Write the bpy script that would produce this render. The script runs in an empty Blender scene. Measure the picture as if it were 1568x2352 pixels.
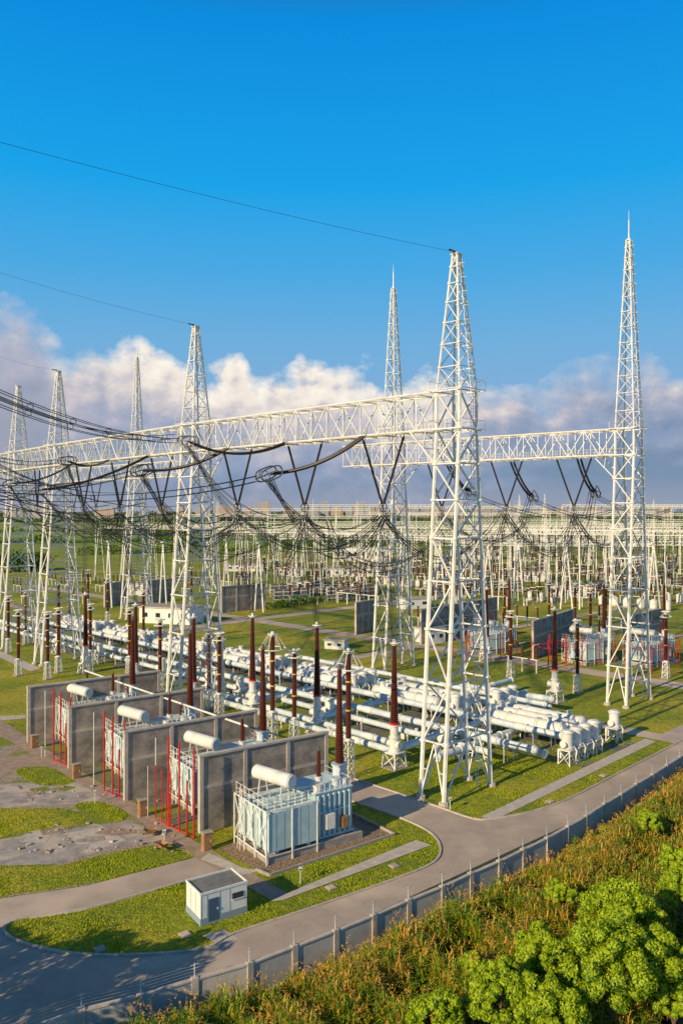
import bpy, math, random
import numpy as np
from mathutils import Vector
R=random.Random(7); NR=np.random.RandomState(3)
F=1850.; HC=30.; HY=1170.
def G(px,py,z=0.):
    d=(HC-z)*F/(py-HY); return Vector(((px-784)/F*d,d,z))
def W(px,py,d): return Vector(((px-784)/F*d,d,HC+(HY-py)*d/F))
sc=bpy.context.scene
sc.view_settings.view_transform='Standard'; sc.view_settings.look='None'; sc.view_settings.exposure=0
# ---------------- materials
def nd(nt,t,**k):
    n=nt.nodes.new(t)
    for a,b in k.items(): setattr(n,a,b)
    return n
def mk(name,c,c2=None,rough=.5,met=0,sc_=2.,bump=0,bsc=15,c3=None,sc3=.15,lo=.35,hi=.65,trans=0,flat=False,t3=.5):
    m=bpy.data.materials.new(name); m.use_nodes=True; nt=m.node_tree; L=nt.links
    b=nt.nodes['Principled BSDF']; b.inputs['Roughness'].default_value=rough; b.inputs['Metallic'].default_value=met
    if flat:
        b.inputs['Base Color'].default_value=(*c,1)
        if trans:
            tr=nd(nt,'ShaderNodeBsdfTranslucent'); tr.inputs[0].default_value=(*c,1); ms=nd(nt,'ShaderNodeMixShader'); ms.inputs[0].default_value=trans
            L.new(b.outputs[0],ms.inputs[1]); L.new(tr.outputs[0],ms.inputs[2]); L.new(ms.outputs[0],nt.nodes['Material Output'].inputs[0])
        return m
    g=nd(nt,'ShaderNodeNewGeometry')
    c2=c2 or tuple(x*.78 for x in c)
    n=nd(nt,'ShaderNodeTexNoise'); n.inputs['Scale'].default_value=sc_; n.inputs['Detail'].default_value=4; n.inputs['Roughness'].default_value=.7
    L.new(g.outputs['Position'],n.inputs['Vector'])
    r=nd(nt,'ShaderNodeValToRGB'); L.new(n.outputs[0],r.inputs[0])
    r.color_ramp.elements[0].position=lo; r.color_ramp.elements[1].position=hi
    r.color_ramp.elements[0].color=(*c,1); r.color_ramp.elements[1].color=(*c2,1)
    out=r.outputs[0]
    if c3:
        n3=nd(nt,'ShaderNodeTexNoise'); n3.inputs['Scale'].default_value=sc3; n3.inputs['Detail'].default_value=5
        L.new(g.outputs['Position'],n3.inputs['Vector'])
        r3=nd(nt,'ShaderNodeValToRGB'); r3.color_ramp.elements[0].position=t3; r3.color_ramp.elements[1].position=t3+.1
        L.new(n3.outputs[0],r3.inputs[0])
        mx=nd(nt,'ShaderNodeMix',data_type='RGBA'); L.new(r3.outputs[0],mx.inputs[0]); L.new(out,mx.inputs[6]); mx.inputs[7].default_value=(*c3,1); out=mx.outputs[2]
    L.new(out,b.inputs['Base Color'])
    if bump:
        nb=nd(nt,'ShaderNodeTexNoise'); nb.inputs['Scale'].default_value=bsc; nb.inputs['Detail'].default_value=2
        L.new(g.outputs['Position'],nb.inputs['Vector'])
        bp=nd(nt,'ShaderNodeBump'); bp.inputs['Strength'].default_value=bump; bp.inputs['Distance'].default_value=.15
        L.new(nb.outputs[0],bp.inputs['Height']); L.new(bp.outputs[0],b.inputs['Normal'])
    return m
STEEL=mk('white_galvanised_steel',(.90,.88,.83),(.68,.65,.60),rough=.42,sc_=.8)
PIPE=mk('pale_pipe_paint',(.68,.75,.78),(.50,.56,.60),rough=.36,sc_=.9)
PIPE2=mk('cream_pipe_paint',(.88,.85,.79),(.66,.64,.60),rough=.40,sc_=.7)
BLUE=mk('pale_blue_tank_paint',(.42,.58,.64),(.32,.46,.52),rough=.4,sc_=1.2)
RAD=mk('pale_aqua_radiator_paint',(.60,.75,.79),(.48,.62,.67),rough=.4,sc_=1.2)
PORC=mk('brown_porcelain',(.10,.024,.012),rough=.25,flat=True)
DARK=mk('dark_insulator',(.04,.028,.022),rough=.4,flat=True)
WIRE=mk('aluminium_conductor',(.04,.04,.05),rough=.5,met=.3,flat=True)
RING=mk('corona_ring_metal',(.17,.15,.14),rough=.4,met=.4,flat=True)
RED=mk('red_fire_paint',(.75,.015,.015),(.5,.015,.015),rough=.4)
YEL=mk('yellow_band_paint',(.75,.42,.04),rough=.5,flat=True)
CONC=mk('concrete',(.46,.40,.35),(.30,.265,.235),rough=.9,sc_=1.5,bump=.2)
LCONC=mk('light_concrete',(.62,.54,.46),(.46,.40,.345),rough=.9,sc_=1.2,bump=.2)
FENCEC=mk('fence_wall_render',(.62,.58,.54),(.44,.41,.39),rough=.9,sc_=.9,bump=.2,lo=.3,hi=.7)
ASPH=mk('asphalt_surface',(.52,.41,.33),(.38,.305,.25),rough=.95,sc_=.35,c3=(.60,.47,.37),sc3=.1,bump=.1,lo=.3,hi=.72)
PATH=mk('brown_paving',(.46,.33,.24),(.28,.21,.165),rough=.9,sc_=1.1,bump=.2)
GRAV=mk('gravel_stones',(.50,.34,.22),(.09,.07,.05),rough=1,sc_=4,bump=1,bsc=9)
BED=mk('dark_paving',(.19,.17,.15),(.11,.10,.09),rough=.95,sc_=.6,bump=.2,c3=(.20,.25,.01),sc3=.11,t3=.49)
DIRT=mk('patchy_dirt',(.46,.35,.26),(.25,.205,.17),rough=1,sc_=1.1,bump=.8,bsc=4,c3=(.19,.23,.012),sc3=.2,t3=.46)
SLAB=mk('worn_concrete_slab',(.46,.41,.37),(.27,.24,.22),rough=.95,sc_=.9,bump=.3,c3=(.55,.46,.38),sc3=.4)
WHITE=mk('white_wall_paint',(.84,.83,.80),(.72,.72,.70),rough=.7,sc_=1.2)
GREYP=mk('grey_plinth',(.26,.33,.40),rough=.8,flat=True)
DOOR=mk('dark_blue_door_paint',(.06,.11,.19),rough=.5,flat=True)
ROOFD=mk('grey_roof_felt',(.24,.23,.22),(.15,.145,.14),rough=.95)
GLASS=mk('dark_glass',(.03,.04,.05),rough=.15,flat=True)
BARK=mk('tree_bark',(.14,.09,.06),rough=.95,flat=True)
RUST=mk('weathered_brown_metal',(.42,.22,.10),(.28,.14,.07),rough=.7)
CAPG=mk('capacitor_grey_paint',(.16,.17,.18),rough=.6,flat=True)
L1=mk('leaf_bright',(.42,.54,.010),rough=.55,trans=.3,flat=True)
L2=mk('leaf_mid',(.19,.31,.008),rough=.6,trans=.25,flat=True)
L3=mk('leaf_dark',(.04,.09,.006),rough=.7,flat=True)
FL1=mk('far_leaf_hazed',(.11,.14,.05),rough=.9,flat=True)  # aerial haze put into both far leaf colours as a greyer tone
FL2=mk('far_leaf_shaded',(.06,.09,.05),rough=.9,flat=True)
RY=mk('reed_yellow',(.55,.45,.03),rough=.6,trans=.25,flat=True)
RB=mk('reed_gold',(.74,.36,.06),rough=.7,trans=.2,flat=True)
WATER=mk('canal_water',(.01,.015,.02),rough=.08)
SOIL=mk('soil',(.03,.05,.007),(.015,.022,.005),rough=1,sc_=.8)
BRICKW=mk('pale_pink_block',(.62,.50,.42),rough=.9)
def grassmat():
    m=mk('grass_ground',(.17,.25,.002),(.40,.38,.003),rough=.95,sc_=.18,bump=1,bsc=5,c3=(.50,.41,.02),sc3=.05,lo=.3,hi=.68)
    nt=m.node_tree;L=nt.links;b=nt.nodes['Principled BSDF']
    src=b.inputs['Base Color'].links[0].from_socket
    g=nd(nt,'ShaderNodeNewGeometry')
    n=nd(nt,'ShaderNodeTexNoise'); n.inputs['Scale'].default_value=1.5; n.inputs['Detail'].default_value=7; n.inputs['Roughness'].default_value=.85; L.new(g.outputs['Position'],n.inputs['Vector'])
    r=nd(nt,'ShaderNodeValToRGB'); r.color_ramp.elements[0].position=.38; r.color_ramp.elements[1].position=.6; r.color_ramp.elements[0].color=(.30,.42,.4,1); r.color_ramp.elements[1].color=(1.2,1.15,1.2,1)
    L.new(n.outputs[0],r.inputs[0])
    mx=nd(nt,'ShaderNodeMix',data_type='RGBA',blend_type='MULTIPLY'); mx.inputs[0].default_value=1; L.new(src,mx.inputs[6]); L.new(r.outputs[0],mx.inputs[7])
    s=nd(nt,'ShaderNodeSeparateXYZ'); L.new(g.outputs['Position'],s.inputs[0])
    mr=nd(nt,'ShaderNodeMapRange'); mr.inputs[1].default_value=420; mr.inputs[2].default_value=750; L.new(s.outputs[1],mr.inputs[0])
    v=nd(nt,'ShaderNodeTexVoronoi'); v.inputs['Scale'].default_value=.006; v.distance='CHEBYCHEV'; L.new(g.outputs['Position'],v.inputs['Vector'])
    r2=nd(nt,'ShaderNodeValToRGB'); e=r2.color_ramp.elements; e[0].color=(.14,.20,.03,1); e[1].color=(.32,.27,.13,1); e.new(.5).color=(.26,.36,.02,1)
    sx=nd(nt,'ShaderNodeSeparateXYZ'); L.new(v.outputs['Color'],sx.inputs[0]); L.new(sx.outputs[0],r2.inputs[0])
    m2=nd(nt,'ShaderNodeMix',data_type='RGBA'); L.new(mr.outputs[0],m2.inputs[0]); L.new(mx.outputs[2],m2.inputs[6]); L.new(r2.outputs[0],m2.inputs[7])
    L.new(m2.outputs[2],b.inputs['Base Color']); return m
GRASS=grassmat()
def brickmat():
    m=bpy.data.materials.new('grey_block_wall'); m.use_nodes=True; nt=m.node_tree;L=nt.links;b=nt.nodes['Principled BSDF']
    tc=nd(nt,'ShaderNodeTexCoord'); s=nd(nt,'ShaderNodeSeparateXYZ'); L.new(tc.outputs['Object'],s.inputs[0])
    c=nd(nt,'ShaderNodeCombineXYZ'); L.new(s.outputs[0],c.inputs[0]); L.new(s.outputs[2],c.inputs[1])
    br=nd(nt,'ShaderNodeTexBrick'); L.new(c.outputs[0],br.inputs['Vector']); br.inputs['Scale'].default_value=1; br.inputs['Brick Width'].default_value=.42; br.inputs['Row Height'].default_value=.21; br.inputs['Mortar Size'].default_value=.02
    br.inputs['Color1'].default_value=(.45,.38,.33,1); br.inputs['Color2'].default_value=(.35,.30,.265,1); br.inputs['Mortar'].default_value=(.25,.22,.19,1)
    n=nd(nt,'ShaderNodeTexNoise'); n.inputs['Scale'].default_value=.6; n.inputs['Detail'].default_value=6; L.new(tc.outputs['Object'],n.inputs['Vector'])
    r=nd(nt,'ShaderNodeValToRGB'); r.color_ramp.elements[0].position=.3; r.color_ramp.elements[1].position=.7; r.color_ramp.elements[0].color=(.5,.5,.51,1); r.color_ramp.elements[1].color=(1.3,1.24,1.16,1); L.new(n.outputs[0],r.inputs[0])
    mx=nd(nt,'ShaderNodeMix',data_type='RGBA',blend_type='MULTIPLY'); mx.inputs[0].default_value=1; L.new(br.outputs[0],mx.inputs[6]); L.new(r.outputs[0],mx.inputs[7])
    L.new(mx.outputs[2],b.inputs['Base Color']); b.inputs['Roughness'].default_value=.95; return m
BLOCK=brickmat()
# ---------------- mesh builder
class MB:
    def __init__(s): s.v=[];s.f=[];s.m=[];s.mats=[]
    def mi(s,m):
        if m not in s.mats: s.mats.append(m)
        return s.mats.index(m)
    def rings(s,k,n,i0,mi,cap,closed=False):
        for i in range(k if closed else k-1):
            a=i0+i*n; b=i0+((i+1)%k)*n
            for j in range(n):
                j2=(j+1)%n; s.f.append((a+j,a+j2,b+j2,b+j)); s.m.append(mi)
        if cap and not closed:
            s.f.append(tuple(range(i0+n-1,i0-1,-1))); s.f.append(tuple(i0+(k-1)*n+j for j in range(n))); s.m+=[mi,mi]
    def tube(s,pts,rad,m,n=6,cap=True,closed=False):
        pts=[Vector(p) for p in pts]; k=len(pts)
        if not hasattr(rad,'__len__'): rad=[rad]*k
        i0=len(s.v); mi=s.mi(m); x=None
        for i,p in enumerate(pts):
            t=(pts[(i+1)%k]-pts[i-1]) if closed else pts[min(i+1,k-1)]-pts[max(i-1,0)]
            t.normalize()
            if x is None:
                a=Vector((0,0,1)) if abs(t.z)<.9 else Vector((1,0,0)); x=t.cross(a).normalized()
            else: x=(x-t*x.dot(t)).normalized()
            y=t.cross(x); r=rad[i]
            for j in range(n):
                an=2*math.pi*(j+.5)/n; s.v.append(p+x*(math.cos(an)*r)+y*(math.sin(an)*r))
        s.rings(k,n,i0,mi,cap,closed); return s
    def st(s,p,q,r,m,n=4): return s.tube([p,q],r,m,n)
    def lathe(s,p,ax,prof,m,n=12):
        p=Vector(p); ax=Vector(ax).normalized(); a=Vector((0,0,1)) if abs(ax.z)<.9 else Vector((1,0,0)); x=ax.cross(a).normalized(); y=ax.cross(x)
        i0=len(s.v); mi=s.mi(m)
        for t,r in prof:
            for j in range(n):
                an=2*math.pi*j/n; s.v.append(p+ax*t+x*(math.cos(an)*r)+y*(math.sin(an)*r))
        s.rings(len(prof),n,i0,mi,True); return s
    def box(s,c,d,m,u=(1,0,0),v=(0,1,0)):
        c=Vector(c);u=Vector(u).normalized();v=Vector(v).normalized();w=u.cross(v); i0=len(s.v)
        for k in (-1,1):
            for j in (-1,1):
                for i in (-1,1): s.v.append(c+u*(i*d[0]/2)+v*(j*d[1]/2)+w*(k*d[2]/2))
        mi=s.mi(m)
        for f in ((0,2,3,1),(4,5,7,6),(0,1,5,4),(2,6,7,3),(0,4,6,2),(1,3,7,5)): s.f.append(tuple(i0+q for q in f)); s.m.append(mi)
        return s
    def tor(s,c,R_,r,m,ax=(0,0,1),n=20,k=6,sx=1.):
        c=Vector(c);ax=Vector(ax).normalized(); a=Vector((0,0,1)) if abs(ax.z)<.9 else Vector((1,0,0)); x=ax.cross(a).normalized(); y=ax.cross(x)
        return s.tube([c+x*(math.cos(2*math.pi*i/n)*R_*sx)+y*(math.sin(2*math.pi*i/n)*R_) for i in range(n)],r,m,k,closed=True)
    def ribs(s,p,ax,L_,r0,r1,m,step=.22,n=12,d=.72):
        k=max(3,int(L_/step)); pr=[]
        for i in range(k):
            t=i/k; r=r0+(r1-r0)*t; pr+=[(t*L_,r*d),((t+.55/k)*L_,r),((t+.75/k)*L_,r)]
        pr.append((L_,r1*d)); return s.lathe(p,ax,pr,m,n)
    def lattice(s,z0,z1,w0,w1,r,m,n=3,cx=0,cy=0):
        cs=[(-1,-1),(1,-1),(1,1),(-1,1)]
        P=lambda i,t:Vector((cx+cs[i%4][0]*(w0+(w1-w0)*t)/2,cy+cs[i%4][1]*(w0+(w1-w0)*t)/2,z0+(z1-z0)*t))
        for i in range(4):
            s.st(P(i,0),P(i,1),r*1.5,m)
            for k in range(n):
                a,b=k/n,(k+1)/n
                s.st(P(i,a),P(i+1,b),r*.8,m,3); s.st(P(i+1,a),P(i,b),r*.8,m,3); s.st(P(i,b),P(i+1,b),r*.8,m,3)
        return s
    def mesh(s,name,smooth=True):
        me=bpy.data.meshes.new(name); me.from_pydata([tuple(v) for v in s.v],[],s.f)
        for m in s.mats: me.materials.append(m)
        me.polygons.foreach_set('material_index',s.m)
        if smooth:
            me.polygons.foreach_set('use_smooth',[True]*len(s.f)); me.set_sharp_from_angle(angle=math.radians(42))
        me.update(); return me
col=sc.collection
def props(o,label,cat,group=None,kind=None):
    if label: o['label']=label
    if cat: o['category']=cat
    if group: o['group']=group
    if kind: o['kind']=kind
def thing(name,parts,label,cat,group=None,loc=(0,0,0),rot=0,scale=1):
    e=bpy.data.objects.new(name,None); e.empty_display_size=.5; e.location=loc; e.rotation_euler=(0,0,rot)
    e.scale=(scale,)*3; col.objects.link(e); props(e,label,cat,group)
    for p in parts:
        c=bpy.data.objects.new(p[0],p[1].mesh(p[0])); c.parent=e; col.objects.link(c)
        if len(p)>2: c['label']=p[2]
    return e
def solo(name,mb,label=None,cat=None,group=None,kind=None,loc=(0,0,0),rot=0):
    o=bpy.data.objects.new(name,mb.mesh(name)); o.location=loc; o.rotation_euler=(0,0,rot); col.objects.link(o); props(o,label,cat,group,kind); return o
def cp(root,loc,rot=None,scale=None,label=None,skip=()):
    n=root.copy(); n.location=loc
    if rot is not None: n.rotation_euler=(0,0,rot)
    if scale: n.scale=(scale,)*3 if not hasattr(scale,'__len__') else scale
    if label: n['label']=label
    col.objects.link(n)
    for c in root.children:
        if c.name in skip: continue
        k=c.copy(); k.parent=n; col.objects.link(k)
    return n
# ---------------- frame
T1=Vector((12.2,85.5,0)); s2=math.sqrt(.5); A=Vector((-s2,s2,0)); B=Vector((s2,s2,0))
def AB(a,b,z=0): return T1+A*a+B*b+Vector((0,0,z))
RA=math.radians(135)
# ---------------- ground sheets
def sheet(name,pts,z,mat,px=True):
    mb=MB(); mi=mb.mi(mat); P=[G(*p) if px else Vector((p[0],p[1],0)) for p in pts]
    ar=sum(P[i].x*P[(i+1)%len(P)].y-P[(i+1)%len(P)].x*P[i].y for i in range(len(P)))
    if ar<0: P=P[::-1]
    for p in P: mb.v.append(Vector((p.x,p.y,z)))
    mb.f.append(tuple(range(len(P)))); mb.m.append(mi)
    return solo(name,mb,kind='structure')
def smooth(pts,closed=False,n=5):
    P=[Vector(p) for p in pts]; k=len(P); out=[]
    for i in range(k if closed else k-1):
        g=lambda j:P[j%k] if closed else P[max(0,min(k-1,j))]
        a,b,c,d=g(i-1),g(i),g(i+1),g(i+2)
        for t in [q/n for q in range(n)]:
            out.append(.5*((2*b)+(c-a)*t+(2*a-5*b+4*c-d)*t*t+(3*b-a-3*c+d)*t**3))
    if not closed: out.append(P[-1])
    return out
def kerb(pts,mat=LCONC,w=.18,h=.13,closed=False):
    P=[G(*p) for p in pts]; P=smooth(P,closed); mb=MB()
    for i in range(len(P)-(0 if closed else 1)):
        a,b=P[i],P[(i+1)%len(P)]; u=(b-a)
        if u.length<.01: continue
        mb.box((a+b)/2+Vector((0,0,h/2)),(u.length+.02,w,h),mat,u,(-u.y,u.x,0))
    solo('road_kerb',mb,kind='structure')
mb=MB(); mb.mi(GRASS); mb.v=[Vector((x,y,0)) for x,y in((-6000,-200),(6000,-200),(6000,9000),(-6000,9000))]; mb.f=[(0,1,2,3)]; mb.m=[0]; solo('ground',mb,kind='structure')
def S2(l): return [(p.x,p.y) for p in smooth([Vector((a,b,0)) for a,b in l],n=4)]
def S2c(l): return [(p.x,p.y) for p in smooth([Vector((a,b,0)) for a,b in l],True,n=5)]
ISL=[(800,1838),(870,1862),(940,1888),(990,1915),(1010,1945),(1003,1975),(960,2000),(860,2037),(700,2092),(540,2145),(480,2176),(380,2191),(200,2194),(70,2172),(12,2142),(40,2114),(200,2088),(470,2012),(560,1998)]
inner=S2([(1568,1700),(1400,1787),(1300,1838),(1215,1866),(1130,1881),(1085,1881),(1000,1852),(900,1818),(800,1785)])
isl=S2(ISL)
upy=[(455,1968),(200,2035),(0,2065),(-300,2095),(-500,2500),(150,2480),(190,2405),(335,2365),(580,2285),(860,2165),(1150,2032),(1390,1898),(1568,1795),(1760,1700)]
sheet('road',[(1760,1600)]+inner+[(700,1748),(620,1722),(560,1735),(660,1785)]+isl+upy,.02,ASPH)
kerb([(1568,1700),(1400,1787),(1300,1838),(1215,1866),(1130,1881),(1085,1881),(1000,1852),(900,1818),(800,1785),(700,1748)])
kerb(ISL[:-1])
sheet('yard_ground',[(-300,1640),(20,1690),(180,1795),(300,1865),(440,1955),(455,1966),(200,2033),(0,2063),(-300,2093)],.012,DIRT)
sheet('footpath',[(-60,1640),(0,1652),(60,1690),(190,1775),(300,1838),(440,1928),(560,1995),(660,2052),(625,2070),(590,2050),(430,1960),(300,1872),(180,1798),(20,1700),(-60,1665)],.034,PATH)
sheet('footpath',[(620,2072),(660,2052),(955,1930),(990,1942),(650,2068)],.040,LCONC)
sheet('footpath',[(1103,1877),(1135,1884),(1505,1704),(1480,1697)],.03,LCONC)
sheet('gravel_bed',[(500,1950),(588,1998),(620,2010),(905,1918),(800,1868),(760,1850)],.016,GRAV)
mbk=MB()
gb_=[(588,2000),(620,2013),(907,1919),(802,1868)]
for p,q in zip(gb_,gb_[1:]):
    a,b=G(*p),G(*q); u=b-a; mbk.box((a+b)/2+Vector((0,0,.12)),(u.length,.18,.24),CONC,u,(-u.y,u.x,0))
solo('gravel_bed_kerb',mbk,kind='structure')
sheet('concrete_pavement',[(460,1975),(480,1960),(560,1995),(600,2000),(560,2010)],.037,LCONC)
sheet('concrete_pavement',[(-60,1808),(120,1792),(200,1800),(280,1838),(180,1846),(60,1852),(-60,1868)],.016,SLAB)
sheet('concrete_pavement',[(-60,1938),(130,1908),(300,1887),(400,1925),(280,1945),(120,1985),(-60,1990)],.016,SLAB)
sheet('concrete_pavement',[(-60,1742),(80,1735),(150,1765),(60,1780),(-60,1792)],.016,PATH)
GP=[S2c([(-60,1862),(60,1857),(150,1858),(195,1876),(170,1898),(60,1912),(-60,1930)]),S2c([(172,1850),(232,1842),(290,1872),(262,1890),(205,1872)]),S2c([(-60,1990),(110,1992),(230,1965),(330,1945),(390,1940),(452,1964),(330,1998),(200,2030),(0,2058),(-60,2062)]),S2c([(36,1768),(110,1762),(175,1790),(140,1804),(80,1800)])]
for g_ in GP: sheet('grass_patch',g_,.022,GRASS)
sheet('concrete_pavement',[(150,1915),(235,1898),(290,1930),(200,1960)],.026,LCONC)
for k in range(22):
    x=R.uniform(60,330);y=R.uniform(1895,1950) if k%3 else R.uniform(1805,1845); c=G(x,y); r=R.uniform(.4,1.2); an=R.uniform(0,3)
    sheet('concrete_pavement',[(c.x+r*1.4*math.cos(an+t),c.y+r*math.sin(an+t)) for t in(0.2,1.5,3.2,4.8)],.03+k*.0015,R.choice((LCONC,SLAB,CONC,PATH,DIRT)),px=False)
sheet('bay_ground',[(70,1700),(440,1920),(700,1840),(620,1730),(330,1590),(200,1575)],.010,BED)
def abpoly(l): return [tuple(AB(a,b).xy) for a,b in l]
sheet('equipment_yard_pavement',abpoly([(-6,17),(-6,31),(155,31),(155,9),(5,9),(5,17)]),.012,BED,px=False)
sheet('concrete_pavement',abpoly([(-12,33),(-60,33),(-60,62),(-22,62),(-6,50),(-6,37)]),.014,ASPH,px=False)
for b0,b1 in((34,37),(66,71),(120,124)): sheet('road',abpoly([(-60,b0),(-60,b1),(260,b1),(260,b0)]),.022,ASPH,px=False)
for a0,a1 in((60,63),(118,123),(-22,-18)): sheet('road',abpoly([(a0,37),(a1,37),(a1,200),(a0,200)]),.026,ASPH,px=False)
sheet('footpath',[(-100,1500),(0,1495),(95,1535),(70,1542),(0,1510),(-100,1512)],.02,LCONC)
sheet('footpath',[(-100,1650),(0,1645),(60,1642),(60,1650),(0,1655)],.02,LCONC)
for px,py in((425,2148),(230,2182),(760,2040),(905,1990),(1262,1842),(1385,1782)):
    mb=MB(); mb.box((0,0,.06),(.75,.75,.1),CONC,(.8,.6,0),(-.6,.8,0)); mb.box((0,0,.125),(.6,.6,.03),ASPH,(.8,.6,0),(-.6,.8,0)); solo('drain_cover',mb,'square concrete drain cover set in the lawn','drain cover','concrete drain covers in the lawns',loc=G(px,py))
# ---------------- towers
def tower(spire):
    tz=72. if spire else 57.; tw=.28 if spire else .30
    def hw(z):
        if z<=38.5: return 1.5,4.15-2.65*z/38.5
        if z<=42.5: return 1.5,1.5
        t=(z-42.5)/(tz-42.5); w=1.5+(tw-1.5)*t; return w,w
    lv=[0,6,12,17.5,22.5,27,31,34.8,38.5,42.5]
    k=7 if not spire else 13
    lv+=[42.5+(tz-42.5)*(1-(1-i/k)**1.25) for i in range(1,k+1)]
    cs=[(-1,-1),(1,-1),(1,1),(-1,1)]
    def P(i,z): w=hw(z); return Vector((cs[i%4][0]*w[0],cs[i%4][1]*w[1],z))
    parts=[]; legs,br,lad=MB(),MB(),MB()
    for i in range(4):
        for a,b in zip(lv,lv[1:]):
            r=.24 if a<20 else .20 if a<42 else .12
            legs.st(P(i,a),P(i,b),r,STEEL,6)
            if a>0: legs.lathe(P(i,a)-Vector((0,0,.1)),(0,0,1),[(0,r*1.7),(.2,r*1.7)],STEEL,7)
        ft=MB(); ft.lathe(P(i,0),(0,0,1),[(0,.55),(.35,.5),(.4,.3)],LCONC,8); parts.append(('footing',ft))
        for li,(a,b) in enumerate(zip(lv,lv[1:])):
            r=.105 if a<42 else .06; j=i+1
            br.st(P(i,b),P(j,b),r,STEEL)
            if li==0:
                m=(P(i,b)+P(j,b))/2; br.st(P(i,a+.3),m,r,STEEL); br.st(P(j,a+.3),m,r,STEEL)
                q=(P(i,a+.3)+m)/2; br.st(q,P(i,3),r*.6,STEEL,3); q=(P(j,a+.3)+m)/2; br.st(q,P(j,3),r*.6,STEEL,3)
            elif i%2==1 and a<38:
                if li%2: br.st(P(i,a),P(j,b),r,STEEL); br.st(P(j,a),(P(i,a)+P(j,b))/2,r*.7,STEEL)
                else: br.st(P(j,a),P(i,b),r,STEEL); br.st(P(i,a),(P(j,a)+P(i,b))/2,r*.7,STEEL)
                m0=(P(i,a)+P(j,a))/2
                br.st(m0,P(j if li%2 else i,(a+b)/2),r*.6,STEEL,3)
            else:
                if li%2: br.st(P(i,a),P(j,b),r,STEEL)
                else: br.st(P(j,a),P(i,b),r,STEEL)
                if a>=42: br.st(P(j,a),P(i,b),r*.8,STEEL,3)
    pts=[]; z=.5
    while z<tz-.5:
        w=hw(z); y=-w[1]*.35; x=-w[0]-.12
        pts.append(Vector((x,y,z))); z+=.75
    for d in(-.22,.22): lad.tube([p+Vector((0,d,0)) for p in pts],.035,STEEL,3)
    for n_,p in enumerate(pts):
        for dz in(0,.38): lad.st(p+Vector((0,-.22,dz)),p+Vector((0,.22,dz)),.022,STEEL,3)
        if n_%2==0 and p.z>3: lad.tube([p+Vector((-.6*math.sin(t),.35*math.cos(t),0)) for t in(0,.6,1.2,1.57,2,2.6,3.14)],.02,STEEL,3)
    for zz in (38.4,42.6):
        for e in(-1,1):
            br.st((-2.2,e*2.1,zz),(2.2,e*2.1,zz),.06,STEEL); br.st((e*2.2,-2.1,zz),(e*2.2,2.1,zz),.06,STEEL)
            br.st((-2.2,e*2.1,zz+1),(2.2,e*2.1,zz+1),.035,STEEL,3); br.st((e*2.2,-2.1,zz+1),(e*2.2,2.1,zz+1),.035,STEEL,3)
            for t in(-2.2,0,2.2): br.st((t,e*2.1,zz),(t,e*2.1,zz+1),.035,STEEL,3)
    parts+=[('legs',legs),('bracing',br),('ladder',lad)]
    for e in(-1,1):
        kb=MB()
        for y in(-1.5,1.5):
            kb.st((e*1.5,y*1.1,34.8),(e*5.2,y,38.5),.1,STEEL)
            kb.st((e*3.3,y*1.05,36.6),(e*3.0,y,38.5),.06,STEEL)
        kb.st((e*3.3,-1.57,36.6),(e*3.3,1.57,36.6),.05,STEEL)
        parts.append(('knee_brace',kb,'outer diagonal knee brace under the beam' if e<0 else 'diagonal knee brace under the beam'))
    cap=MB()
    if spire:
        cap.lathe((0,0,72),(0,0,1),[(0,.35),(.15,.35),(.16,.12),(3,.09),(3.01,.05),(4.6,.02)],STEEL,8); parts.append(('lightning_rod',cap))
    else:
        cap.box((0,0,57.06),(.95,.95,.12),STEEL); cap.box((.1,0,57.22),(.25,1.1,.2),STEEL); parts.append(('cap_platform',cap))
    return parts
def pos(px,top,ztop): 
    d=(ztop-HC)*F/(HY-top); return Vector(((px-784)/F*d,d,0))
gr='white lattice towers of the switchyard gantries'
T2=pos(450,750,57.1); T3=pos(135,853,57.1); T4=pos(43,887,57.1)
T6=pos(1443,548,72.2); T5=pos(903,660,72.2); T7=pos(315,820,72.2)
tA=thing('lattice_tower',tower(False),'white tubular lattice gantry tower with flat top and caged ladder','tower',gr,T2,RA)
def outer(root): return [c.name for c in root.children if c.get('label','').startswith('outer')]
for t in(T3,T4): cp(tA,t)
cp(tA,T1,skip=outer(tA))
tB=thing('lattice_tower',tower(True),'tall white lattice gantry tower with lightning rod and caged ladder','tower',gr,T5,RA)
cp(tB,T7); cp(tB,T6,skip=outer(tB))
T8=T7+A*48
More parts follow.
